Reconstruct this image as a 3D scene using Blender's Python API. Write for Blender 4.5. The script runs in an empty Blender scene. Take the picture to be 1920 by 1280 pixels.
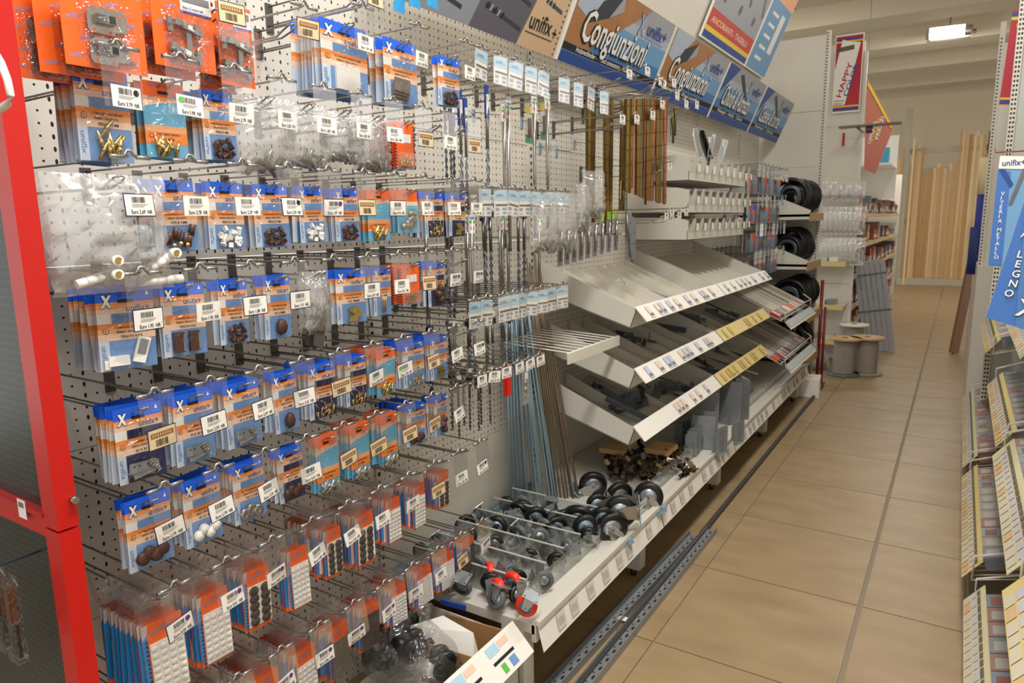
import bpy, math, random
from mathutils import Vector, Matrix, Euler
rnd = random.Random(7)
sc = bpy.context.scene
COL = bpy.data.collections.new('scene'); sc.collection.children.link(COL)

# ------------------------------------------------------------------ camera
CAM = Vector((0, 0, 1.5)); FPX = 1304.6
yaw, pitch, roll = math.radians(32.657), math.radians(-9.784), math.radians(-0.921)
fw = Vector((-math.sin(yaw)*math.cos(pitch), math.cos(yaw)*math.cos(pitch), math.sin(pitch)))
r0 = Vector((math.cos(yaw), math.sin(yaw), 0)); u0 = r0.cross(fw)
rt = math.cos(roll)*r0 + math.sin(roll)*u0; up = rt.cross(fw)
cd = bpy.data.cameras.new('camera'); cam = bpy.data.objects.new('camera', cd); COL.objects.link(cam)
M = Matrix.Identity(4)
for i in range(3):
    M[i][0] = rt[i]; M[i][1] = up[i]; M[i][2] = -fw[i]; M[i][3] = CAM[i]
cam.matrix_world = M
cd.sensor_width = 36; cd.lens = 36*FPX/1920; cd.clip_start = 0.02
cd.dof.use_dof = True; cd.dof.focus_distance = 1.5; cd.dof.aperture_fstop = 9
sc.camera = cam
# ------------------------------------------------------------------ light and exposure
sc.view_settings.view_transform = 'Standard'; sc.view_settings.look = 'None'
sc.view_settings.gamma = 1; sc.view_settings.use_curve_mapping = False
sc.view_settings.exposure = 0.3
w = bpy.data.worlds.new('world'); sc.world = w; w.use_nodes = True
w.node_tree.nodes['Background'].inputs[0].default_value = (1.0, 0.96, 0.91, 1)
w.node_tree.nodes['Background'].inputs[1].default_value = 0.85
def area(name, loc, sx, sy, power, col=(1, .96, .89), rot=(0, 0, 0)):
    l = bpy.data.lights.new(name, 'AREA'); l.shape = 'RECTANGLE'; l.size = sx; l.size_y = sy
    l.energy = power; l.color = col
    o = bpy.data.objects.new(name, l); COL.objects.link(o); o.location = loc; o.rotation_euler = rot
    return o
area('ceiling_light', (-0.15, 0.7, 3.5), 0.35, 1.8, 84, (1, .97, .93))
area('ceiling_light', (-0.1, 3.9, 3.9), 0.3, 1.6, 40)
area('ceiling_light', (-0.3, 8.5, 3.9), 0.3, 1.6, 22)
area('ceiling_light', (-0.3, 13.5, 3.9), 1.5, 0.3, 60)
try:
    sc.cycles.transparent_max_bounces = 24; sc.cycles.max_bounces = 6
except Exception: pass

# ------------------------------------------------------------------ helpers
def on(px, py, ax, v):
    d = fw*FPX + rt*(px-960) - up*(py-640)
    t = (v-CAM[ax])/d[ax]; return CAM + d*t
def lin(h):
    h = h.lstrip('#'); c = [int(h[i:i+2], 16)/255 for i in (0, 2, 4)]
    return tuple(x/12.92 if x <= .04045 else ((x+.055)/1.055)**2.4 for x in c)
MATS = {}
def mat(name, col='808080', rough=.5, metal=0, emit=0, noise=0, nscale=20, spec=.5, coat=0):
    if name in MATS: return MATS[name]
    m = bpy.data.materials.new(name); m.use_nodes = True; nt = m.node_tree; b = nt.nodes['Principled BSDF']
    c = lin(col) if isinstance(col, str) else col
    b.inputs['Base Color'].default_value = (*c, 1); b.inputs['Roughness'].default_value = rough
    b.inputs['Metallic'].default_value = metal; b.inputs['Specular IOR Level'].default_value = spec
    b.inputs['Coat Weight'].default_value = coat
    if emit:
        b.inputs['Emission Color'].default_value = (*c, 1); b.inputs['Emission Strength'].default_value = emit
    if noise:
        tc = nt.nodes.new('ShaderNodeTexCoord'); n = nt.nodes.new('ShaderNodeTexNoise'); n.inputs['Scale'].default_value = nscale
        n.inputs['Detail'].default_value = 4
        r = nt.nodes.new('ShaderNodeMapRange'); r.inputs['To Min'].default_value = 1-noise; r.inputs['To Max'].default_value = 1+noise*.6
        mx = nt.nodes.new('ShaderNodeVectorMath'); mx.operation = 'SCALE'; mx.inputs[0].default_value = c
        nt.links.new(tc.outputs['Object'], n.inputs['Vector']); nt.links.new(n.outputs['Fac'], r.inputs['Value'])
        nt.links.new(r.outputs[0], mx.inputs['Scale']); nt.links.new(mx.outputs[0], b.inputs['Base Color'])
        r2 = nt.nodes.new('ShaderNodeMapRange'); r2.inputs['To Min'].default_value = max(0, rough-.12); r2.inputs['To Max'].default_value = min(1, rough+.12)
        nt.links.new(n.outputs['Fac'], r2.inputs['Value']); nt.links.new(r2.outputs[0], b.inputs['Roughness'])
    MATS[name] = m; return m
STREAK = ('bag_film',)
def clear(name, tint=(1, 1, 1), gloss=.12, rough=.08, bump=0, haze=0.0, scale=25):
    if name in MATS: return MATS[name]
    m = bpy.data.materials.new(name); m.use_nodes = True; nt = m.node_tree; nt.nodes.clear()
    out = nt.nodes.new('ShaderNodeOutputMaterial'); t = nt.nodes.new('ShaderNodeBsdfTransparent'); t.inputs[0].default_value = (*tint, 1)
    g = nt.nodes.new('ShaderNodeBsdfGlossy'); g.inputs['Roughness'].default_value = rough
    mx = nt.nodes.new('ShaderNodeMixShader'); lw = nt.nodes.new('ShaderNodeLayerWeight'); lw.inputs[0].default_value = .35
    mr = nt.nodes.new('ShaderNodeMapRange'); mr.inputs['To Min'].default_value = gloss; mr.inputs['To Max'].default_value = min(1, gloss*3+.15)
    nt.links.new(lw.outputs['Fresnel'], mr.inputs['Value']); nt.links.new(mr.outputs[0], mx.inputs[0])
    nt.links.new(t.outputs[0], mx.inputs[1]); nt.links.new(g.outputs[0], mx.inputs[2]); last = mx
    if haze:
        d = nt.nodes.new('ShaderNodeBsdfDiffuse'); d.inputs[0].default_value = (.85, .85, .84, 1); m2 = nt.nodes.new('ShaderNodeMixShader'); m2.inputs[0].default_value = haze
        nt.links.new(mx.outputs[0], m2.inputs[1]); nt.links.new(d.outputs[0], m2.inputs[2]); last = m2
    if bump:
        tc = nt.nodes.new('ShaderNodeTexCoord'); n = nt.nodes.new('ShaderNodeTexNoise'); n.inputs['Scale'].default_value = scale
        n.inputs['Distortion'].default_value = 1.5
        b = nt.nodes.new('ShaderNodeBump'); b.inputs['Strength'].default_value = bump; b.inputs['Distance'].default_value = .02
        mp = nt.nodes.new('ShaderNodeMapping'); mp.inputs['Scale'].default_value = (1, 1.6, .3) if name in STREAK else (1, 1, 1); mp.inputs['Rotation'].default_value = (.25 if name in STREAK else 0, 0, 0)
        nt.links.new(tc.outputs['Object'], mp.inputs[0]); nt.links.new(mp.outputs[0], n.inputs['Vector']); nt.links.new(n.outputs['Fac'], b.inputs['Height'])
        nt.links.new(b.outputs[0], g.inputs['Normal']); nt.links.new(b.outputs[0], lw.inputs['Normal'])
    nt.links.new(last.outputs[0], out.inputs[0]); MATS[name] = m; return m

hsh = lambda s: sum((i+3)*ord(c)*7 for i, c in enumerate(s))
silver0 = None
TXT = {}
def text_geo(s):
    if s in TXT: return TXT[s]
    cu = bpy.data.curves.new('t', 'FONT'); cu.body = s; cu.size = 1; cu.resolution_u = 2; cu.align_x = 'LEFT'; cu.offset = .014
    o = bpy.data.objects.new('t', cu); sc.collection.objects.link(o)
    dg = bpy.context.evaluated_depsgraph_get(); me = bpy.data.meshes.new_from_object(o.evaluated_get(dg))
    vs = [v.co.copy() for v in me.vertices]; fs = [tuple(p.vertices) for p in me.polygons]
    x1 = max([v.x for v in vs] or [1])
    bpy.data.objects.remove(o); bpy.data.curves.remove(cu); bpy.data.meshes.remove(me)
    TXT[s] = (vs, fs, x1); return TXT[s]

class MB:
    def __init__(s): s.v = []; s.f = []; s.m = []; s.ms = []; s.sm = []
    def mi(s, m):
        if m not in s.ms: s.ms.append(m)
        return s.ms.index(m)
    def face(s, idx, m, smooth=False): s.f.append(idx); s.m.append(s.mi(m)); s.sm.append(smooth)
    def quad(s, pts, m):
        b = len(s.v); s.v += [Vector(p) for p in pts]; s.face(tuple(range(b, b+len(pts))), m); return s
    def box(s, lo, hi, m, R=None, T=None):
        b = len(s.v); x0, y0, z0 = lo; x1, y1, z1 = hi
        for p in ((x0,y0,z0),(x1,y0,z0),(x1,y1,z0),(x0,y1,z0),(x0,y0,z1),(x1,y0,z1),(x1,y1,z1),(x0,y1,z1)):
            p = Vector(p)
            if R is not None: p = R @ p
            if T is not None: p = p + Vector(T)
            s.v.append(p)
        for f in ((0,3,2,1),(4,5,6,7),(0,1,5,4),(1,2,6,5),(2,3,7,6),(3,0,4,7)): s.face(tuple(b+i for i in f), m)
        return s
    def rect(s, x, y0, y1, z0, z1, m):      # a flat patch facing +X
        return s.quad([(x,y0,z0),(x,y1,z0),(x,y1,z1),(x,y0,z1)], m)
    def cyl(s, a, b_, r, m, n=8, r2=None, caps=True, smooth=True):
        a = Vector(a); b_ = Vector(b_); d = (b_-a).normalized(); q = Vector((0,0,1)) if abs(d.z) < .9 else Vector((1,0,0))
        e1 = d.cross(q).normalized(); e2 = d.cross(e1); b = len(s.v); r2 = r if r2 is None else r2
        for P, rr in ((a, r), (b_, r2)):
            for i in range(n):
                t = 2*math.pi*i/n; s.v.append(P+e1*math.cos(t)*rr+e2*math.sin(t)*rr)
        for i in range(n): s.face((b+i, b+(i+1)%n, b+n+(i+1)%n, b+n+i), m, smooth)
        if caps: s.face(tuple(b+i for i in reversed(range(n))), m); s.face(tuple(b+n+i for i in range(n)), m)
        return s
    def tube(s, pts, r, m, n=6):
        pts = [Vector(p) for p in pts]; b = len(s.v); N = len(pts)
        for k, P in enumerate(pts):
            d = (pts[min(k+1, N-1)]-pts[max(k-1, 0)]).normalized(); q = Vector((0,0,1)) if abs(d.z) < .85 else Vector((1,0,0))
            if abs(d.x) < .2 and abs(d.z) >= .85: q = Vector((0,1,0))
            e1 = d.cross(q).normalized(); e2 = d.cross(e1)
            for i in range(n):
                t = 2*math.pi*i/n; s.v.append(P+e1*math.cos(t)*r+e2*math.sin(t)*r)
        for k in range(N-1):
            for i in range(n): s.face((b+k*n+i, b+k*n+(i+1)%n, b+(k+1)*n+(i+1)%n, b+(k+1)*n+i), m, True)
        s.face(tuple(b+i for i in reversed(range(n))), m); s.face(tuple(b+(N-1)*n+i for i in range(n)), m); return s
    def lathe(s, prof, m, n=16, axis='Z', c=(0,0,0)):   # prof [(r,h)]
        b = len(s.v); c = Vector(c)
        for r, h in prof:
            for i in range(n):
                t = 2*math.pi*i/n; x, y = r*math.cos(t), r*math.sin(t)
                s.v.append(c+(Vector((x,y,h)) if axis == 'Z' else Vector((x,h,y)) if axis == 'Y' else Vector((h,x,y))))
        for k in range(len(prof)-1):
            for i in range(n): s.face((b+k*n+i, b+k*n+(i+1)%n, b+(k+1)*n+(i+1)%n, b+(k+1)*n+i), m, True)
        return s
    def text(s, t, size, o, r, u, m, fit=None, shear=0):
        vs, fs, x1 = text_geo(t); b = len(s.v); o = Vector(o); r = Vector(r).normalized(); u = Vector(u).normalized()
        sx = size if fit is None else fit/max(x1, .01)
        for p in vs: s.v.append(o+r*((p.x+shear*p.y)*sx)+u*(p.y*size))
        for f in fs: s.face(tuple(b+i for i in f), m)
        return s
    def mesh(s, name='mesh'):
        me = bpy.data.meshes.new(name); me.from_pydata([tuple(v) for v in s.v], [], s.f)
        for m in s.ms: me.materials.append(m)
        me.polygons.foreach_set('material_index', s.m); me.polygons.foreach_set('use_smooth', s.sm); me.update(); return me
    def build(s, name, parent=None, loc=None, **k):
        return put(name, s.mesh(name), parent, loc, **k)
def put(name, me, parent=None, loc=None, rot=None, label=None, cat=None, group=None, kind=None):
    o = bpy.data.objects.new(name, me); COL.objects.link(o)
    if parent: o.parent = parent
    if loc is not None: o.location = loc
    if rot is not None: o.rotation_euler = rot
    tag(o, label, cat, group, kind); return o
def tag(o, label=None, cat=None, group=None, kind=None):
    if label: o['label'] = label
    if cat: o['category'] = cat
    if group: o['group'] = group
    if kind: o['kind'] = kind
def thing(name, label, cat, loc=(0,0,0), rot=(0,0,0), group=None, scale=None):
    o = bpy.data.objects.new(name, None); o.empty_display_size = .02; COL.objects.link(o); o.location = loc; o.rotation_euler = rot
    if scale: o.scale = scale
    tag(o, label, cat, group); return o
def struct(name, mb, parent=None): return mb.build(name, parent, kind=None if parent else 'structure')
ORD = ['first','second','third','fourth','fifth','sixth','seventh','eighth','ninth','tenth','eleventh','twelfth','thirteenth','fourteenth','fifteenth','sixteenth','seventeenth','eighteenth','nineteenth','twentieth']
for _t in ('twenty','thirty','forty','fifty','sixty','seventy'):
    if _t != 'twenty': ORD.append(_t[:-1]+'ieth')
    ORD += [_t+'-'+x for x in ORD[:9]]

# ------------------------------------------------------------------ materials
cream = mat('cream_metal', 'd8d3c6', .45, noise=.05, nscale=3)
cream2 = mat('cream_steel_tray', 'cfcbc0', .4, noise=.06, nscale=4)
chrome = mat('chrome_wire', 'a8a5a0', .25, .85)
steel = mat('dull_steel', '7f7f80', .35, 1, noise=.2, nscale=30)
silver0 = mat('bright_zinc', 'b4bcc0', .3, .8)
zinc = mat('zinc_blue', '9db9c9', .4, .6, noise=.08, nscale=6)
bronze = mat('bronze_rod', '8a7a66', .45, .6, noise=.1, nscale=15)
gold = mat('yellow_zinc', '8c6f38', .3, .8, noise=.45, nscale=9)
gold2 = mat('pink_zinc', 'b0705a', .3, .8, noise=.3, nscale=9)
brass = mat('brass', 'cbb06c', .25, .9)
darkm = mat('dark_galvanised', '70767c', .45, .3, noise=.3, nscale=25)
darkm2 = mat('pale_galvanised', '94989a', .4, .4, noise=.2, nscale=25)
red = mat('red_enamel', 'c2160e', .32, noise=.05, nscale=5)
blackm = mat('black_smoked_metal', '2b3130', .35, .2, noise=.25, nscale=6)
rubber = mat('black_rubber', '0c0c0d', .38)
white = mat('white_plastic', 'ece9e2', .45)
paper = mat('white_paper', 'e9e5dc', .6)
beige = mat('beige_paper', 'd9c197', .6)
ink = mat('black_ink', '15151a', .6)
navy = mat('navy_print', '1c2550', .45)
blue = mat('blue_print', '1a5fd8', .4)
blue2 = mat('deep_blue_print', '1d3f8c', .4)
lblue = mat('light_blue_print', '6f96c9', .4)
cyan = mat('cyan_print', '6cb6d6', .4)
cyan2 = mat('blue_card', '2386c9', .4)
orange = mat('orange_print', 'f0641c', .4)
orange1 = mat('orange_band', 'f28a35', .4)
orange2 = mat('light_orange_band', 'f3ad74', .4)
peach = mat('peach_band', 'f2cdb2', .4)
brown = mat('brown_plastic', '4a2e25', .45)
brown2 = mat('brown_felt', '4b4138', .9)
lampm = mat('lamp_face', 'fff6e2', .5, emit=9)
purple = mat('purple_ink', '6a2a78', .5)
green = mat('green_ink', '62b548', .5)
tanw = mat('pine_wood', 'cfa878', .55, noise=.2, nscale=4)
cardb = mat('cardboard', 'b28a5c', .8, noise=.12, nscale=8)
clearp = clear('clear_film', gloss=.05, rough=.09, bump=.6, scale=30)
clearv = clear('header_film', gloss=.07, rough=.1, bump=.7, haze=.02, scale=22)
clearbig = clear('bag_film', gloss=.22, rough=.2, bump=1.0, haze=.26, scale=9)
clearb = clear('crinkled_clear_film', gloss=.16, rough=.1, bump=1.0, haze=.14, scale=14)
clearh = clear('clear_plastic_flap', gloss=.06, rough=.05, haze=.05)
acryl = clear('acrylic_sheet', tint=(.9,.93,.91), gloss=.1, rough=.05, haze=.06)

# pegboard: fine round and slotted holes
def peg_material():
    m = bpy.data.materials.new('pegboard_steel'); m.use_nodes = True; nt = m.node_tree; b = nt.nodes['Principled BSDF']
    N = nt.nodes.new; L = nt.links.new
    def mth(op, a, b_=None, c=None):
        n = N('ShaderNodeMath'); n.operation = op
        for i, x in enumerate((a, b_, c)):
            if x is None: continue
            if isinstance(x, (int, float)): n.inputs[i].default_value = x
            else: L(x, n.inputs[i])
        return n.outputs[0]
    tc = N('ShaderNodeTexCoord'); sp = N('ShaderNodeSeparateXYZ'); L(tc.outputs['Object'], sp.inputs[0]); Y, Z = sp.outputs[1], sp.outputs[2]
    def holes(oy, oz, py, pz, ry, rz):
        y = mth('SUBTRACT', mth('FLOORED_MODULO', mth('ADD', Y, oy), py), py/2); z = mth('SUBTRACT', mth('FLOORED_MODULO', mth('ADD', Z, oz), pz), pz/2)
        d = mth('ADD', mth('POWER', mth('DIVIDE', mth('ABSOLUTE', y), ry), 2.0), mth('POWER', mth('DIVIDE', mth('ABSOLUTE', z), rz), 2.0))
        return mth('LESS_THAN', d, 1.0)
    k = mth('MAXIMUM', holes(0, 0, .05, .025, .0026, .0026), holes(.025, .0, .05, .025, .003, .0055))
    k = mth('MAXIMUM', k, holes(.0125, .0125, .025, .05, .0024, .0024))
    mx = N('ShaderNodeMix'); mx.data_type = 'RGBA'; L(k, mx.inputs[0]); mx.inputs[6].default_value = (*lin('dad4c8'), 1); mx.inputs[7].default_value = (*lin('17130f'), 1)
    n = N('ShaderNodeTexNoise'); n.inputs['Scale'].default_value = 4; L(tc.outputs['Object'], n.inputs['Vector'])
    L(mx.outputs[2], b.inputs['Base Color']); b.inputs['Roughness'].default_value = .5
    bp = N('ShaderNodeBump'); bp.inputs['Strength'].default_value = .4; bp.inputs['Distance'].default_value = .003; bp.invert = True
    L(k, bp.inputs['Height']); L(bp.outputs[0], b.inputs['Normal'])
    return m
pegm = peg_material()
def floor_material():
    m = bpy.data.materials.new('floor_tile_ceramic'); m.use_nodes = True; nt = m.node_tree; b = nt.nodes['Principled BSDF']
    tc = nt.nodes.new('ShaderNodeTexCoord'); oi = nt.nodes.new('ShaderNodeObjectInfo'); n = nt.nodes.new('ShaderNodeTexNoise'); n.inputs['Scale'].default_value = 3.5; n.inputs['Detail'].default_value = 6
    mp = nt.nodes.new('ShaderNodeMapping'); mp.inputs['Scale'].default_value = (1, 2.2, 1)
    nt.links.new(tc.outputs['Object'], mp.inputs[0]); cb = nt.nodes.new('ShaderNodeCombineXYZ'); mu = nt.nodes.new('ShaderNodeMath'); mu.operation = 'MULTIPLY'; mu.inputs[1].default_value = 40
    nt.links.new(oi.outputs['Random'], mu.inputs[0]); nt.links.new(mu.outputs[0], cb.inputs[0]); nt.links.new(cb.outputs[0], mp.inputs['Location'])
    nt.links.new(mp.outputs[0], n.inputs['Vector'])
    r = nt.nodes.new('ShaderNodeValToRGB'); r.color_ramp.elements[0].position = .3; r.color_ramp.elements[0].color = (*lin('927c5c'), 1)
    r.color_ramp.elements[1].position = .75; r.color_ramp.elements[1].color = (*lin('a68e6c'), 1)
    nt.links.new(n.outputs['Fac'], r.inputs[0]); nt.links.new(r.outputs[0], b.inputs['Base Color'])
    b.inputs['Roughness'].default_value = .38; b.inputs['Specular IOR Level'].default_value = .35
    return m
floorm = floor_material()

# ------------------------------------------------------------------ setting
XW = -1.6
fl = struct('floor', MB().box((-6, -3, -.06), (6, 19.6, -.006), mat('grout', '8d7f6c', .8)))
TX, TY = .602, .634
tiles = {}
for i in range(-3, 3):
    x0 = -.82+TX*i; g0 = .009 if abs(x0+.218) < .05 else .003; g1 = .009 if abs(x0+TX+.218) < .05 else .003
    wd = round(TX-g0-g1, 4)
    for j in range(-3, 27):
        y0 = 2.826-TY+TY*j-.634*1
        if wd not in tiles: tiles[wd] = MB().box((0, 0, -.006), (wd, TY-.006, 0), floorm).mesh('floor_tile')
        put('floor_tile', tiles[wd], fl, (x0+g0, y0+.003, rnd.uniform(-.0006, 0)))
struct('wall_back', MB().box((-6, 19.4, 0), (6, 19.5, 4.6), mat('wall_paint', 'd8ccb2', .8)))
ce = struct('ceiling', MB().box((-6, -3, 4.45), (6, 19.4, 4.55), mat('ceiling_concrete', 'c9bfa8', .85, noise=.04, nscale=1)))
rb = MB(); a = .42
rb.v += [Vector((x, y, z)) for x in (-5.9, 5.9) for y, z in ((-.42, 4.45), (-.3, 4.2), (.3, 4.2), (.42, 4.45))]
for f in ((0,1,5,4),(1,2,6,5),(2,3,7,6),(0,4,7,3),(0,3,2,1),(4,5,6,7)): rb.face(f, MATS['ceiling_concrete'])
rbm = rb.mesh('ceiling_beam')
for j in range(9): put('ceiling_beam', rbm, ce, (0, 1.2+2.1*j, 0))

# the long wall unit: back panels, posts
bays = [.62, 1.64, 2.66, 3.78, 4.9, 6.0, 6.7]
wu = thing('shelving_unit', 'long cream pegboard shelving unit running down the left of the aisle', 'shelving', (XW, 0, 0))
for k in range(len(bays)-1):
    y0, y1 = bays[k]+.012, bays[k+1]-.012
    zs = [0, .62, 1.02, 1.42, 1.82, 2.22, 2.62]
    for a_, b_ in zip(zs, zs[1:]):
        m = MB().box((-.02, y0, a_+.0015), (0, y1, b_-.0015), cream if (a_ == 0 and k >= 1) or k >= 5 else pegm)
        m.build('back_panel', wu)
for y in bays[:-1]:
    p = MB().box((-.03, y-.0125, 0), (.008, y+.0125, 2.62), cream)
    sl = MB()
    for z in range(30, 260, 3): sl.box((.0075, y-.006, z/100), (.0085, y+.006, z/100+.014), ink)
    q = p.build('upright', wu); sl.build('slot', q, kind='stuff')
# upper cover panels leaning out over the signs
tc_ = MB().box((-.012, 0, 0), (0, 2.88, .62), cream); tc_.box((-.012, 1.0, .0), (.003, 1.006, .62), cream)
o = tc_.build('top_cover', None, (-1.335, 2.66, 2.49)); o.rotation_euler = (0, math.radians(23), 0); tag(o, 'cream cover panel leaning out above the row of header signs', 'panel')

# base shelf with feet, ticket strips, acrylic front
XF = -.97
bs_names = ['nearest base shelf holding castors and wheels', 'base shelf holding joist hangers and scrap brackets', 'base shelf under the wire racks', 'far base shelf under the black hose coils']
for k in range(1, 5):
    y0, y1 = bays[k]+.004, bays[k+1]-.004
    if k == 4: y1 = 6.0
    t = thing('base_shelf', 'cream '+bs_names[k-1], 'shelf', (0, 0, 0), group='base shelves')
    MB().box((XW+.005, y0, .27), (XF-.02, y1, .3), cream2).build('shelf_board', t)
    l = MB().box((XF-.03, y0, .245), (XF-.015, y1, .315), cream2)
    l.quad([(XF-.012,y0,.312),(XF-.012,y1,.312),(XF+.012,y1,.222),(XF+.012,y0,.222)], paper)
    l.box((XF-.016, y0, .302), (XF, y1, .318), cream2)
    l.build('front_lip', t)
    tk = MB(); yy = y0+.1
    while yy < y1-.1:
        def P(y, z): return (XF-.010+(.312-z)*.267, y, z)
        tk.quad([P(yy, .24), P(yy+.05, .24), P(yy+.05, .29), P(yy, .29)], mat('grey_ticket', 'd0ccc6', .5))
        for q in range(4): tk.quad([P(yy+.008+q*.009, .25), P(yy+.012+q*.009, .25), P(yy+.012+q*.009, .275), P(yy+.008+q*.009, .275)], mat('grey_ink', '77757a', .6))
        yy += rnd.choice([.09, .12, .2])
    for f in tk.f: pass
    for i in range(len(tk.v)): tk.v[i].x += .003
    tk.build('shelf_ticket', t, kind='stuff')
    for yf in ((y0+.03, y1-.05) if k == 1 else (y1-.05,)):
        f = MB().box((XF-.14, yf-.03, .04), (XF-.06, yf+.03, .27), cream2); f.cyl((XF-.1, yf, 0), (XF-.1, yf, .045), .014, steel)
        f.build('foot', t)
    MB().box((XF-.09, y0+.01, .3), (XF-.087, y1-.01, .375), acryl).build('acrylic_guard', t)
    bk = MB().box((XW+.1, y0, .0), (XW+.12, y1, .26), mat('plinth_brown', '6a4f36', .7)); bk.build('kick_board', t)

# ------------------------------------------------------------------ peg hooks with price tags
def hook_wires(depth, plate=True):
    """local origin = tip of the label wire (T bar centre); goes back to -depth"""
    pl = MB().box((-depth, -.011, -.066), (-depth+.005, .011, .008), mat('dark_plate', '6d6862', .4, .6))
    pw = MB(); d = .007
    for s in (-1, 1):
        pw.tube([(-depth+.004, s*d, -.05), (-.085, s*d, -.05), (-.060, s*.010, -.041), (-.040, s*.0095, -.033), (-.034, s*.004, -.031), (-.033, 0, -.031)], .0022, chrome)
    lw = MB().tube([(-depth+.004, 0, 0), (-.012, 0, 0), (0, 0, .002)], .0023, chrome)
    tb = MB().tube([(0, -.036, 0), (0, -.011, 0)], .0038, chrome, 8).tube([(0, -.012, 0), (0, -.008, .004), (0, -.004, .011), (0, .004, .011), (0, .008, .004), (0, .012, 0)], .003, chrome).tube([(0, .011, 0), (0, .036, 0)], .0038, chrome, 8)
    return pl, pw, lw, tb
HW = {}
def get_hw(depth):
    d = round(depth, 2)
    if d not in HW: HW[d] = [x.mesh(n) for x, n in zip(hook_wires(d), ('backplate','product_wire','label_wire','tag_bar'))]
    return HW[d]
SLEEVE = MB().quad([(.003,-.034,0),(.003,.034,0),(.005,.034,-.10),(.005,-.034,-.10)], clearh).mesh('tag_sleeve')
def tag_mesh(price, style, dot):
    m = MB(); pm = {'w': paper, 'b': beige, 'n': paper}[style]; x = .006; w_, h_ = .027, .018; zc = 0
    if style in 'nb': m.rect(x-.0006, -w_-.002, w_+.002, zc-h_-.002, zc+h_+.002, navy)
    m.box((x-.0004, -w_, zc-h_), (x+.0002, w_, zc+h_), pm); x += .0008
    if style == 'b':
        m.rect(x, -w_+.004, w_-.004, zc+.003, zc+.012, mat('brown_ink', '8b5f35', .6))
        for i in range(8): m.rect(x+.0004, -w_+.007+i*.005, -w_+.009+i*.005, zc+.005, zc+.010, beige)
    i = -w_+.013; bz = (zc+.004, zc+.014) if style != 'b' else (zc-.014, zc-.001)
    r = random.Random(hsh(price) % 99)
    while i < w_-.017:
        ww = r.choice([.0006, .001, .0015]); m.rect(x, i, i+ww, *bz, ink); i += ww+r.choice([.0007, .0012])
    if style != 'b':
        for q in range(3): m.rect(x, -w_+.012, w_-.012-q*.004, zc+.001-q*.0022, zc+.0017-q*.0022, MATS['grey_ink'])
        m.text('Euro '+price.replace(',', '.')+'  NR', .0095, (x, -w_+.009, zc-.015), (0,1,0), (0,0,1), ink, fit=.040)
    if dot:
        dm, dy = dot
        c = [(x+.0003, dy+.0055*math.cos(t*math.pi/5), zc+.009+.0055*math.sin(t*math.pi/5)) for t in range(10)]; m.quad(c, dm)
    return m.mesh('price_tag')
def hook(x, y, z, label, price=None, style='w', dot=None, rotx=0, group='peg hooks with price tags', drop=.082, name='peg_hook'):
    t = thing(name, label, 'hook', (x, y, z), group=group)
    for me, n in zip(get_hw(x-XW), ('backplate','product_wire','label_wire','tag_bar')): put(n, me, t)
    if price is not None:
        s = put('tag_sleeve', SLEEVE, t); s.rotation_euler = (rotx, 0, 0)
        g = put('price_tag', tag_mesh(price, style, dot), t, (0, 0, -drop), (rotx*1.4, rnd.uniform(-.1,.1), rnd.uniform(-.12, .12)))
        g.location.y += rnd.uniform(-.004, .006)
    return t

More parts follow.
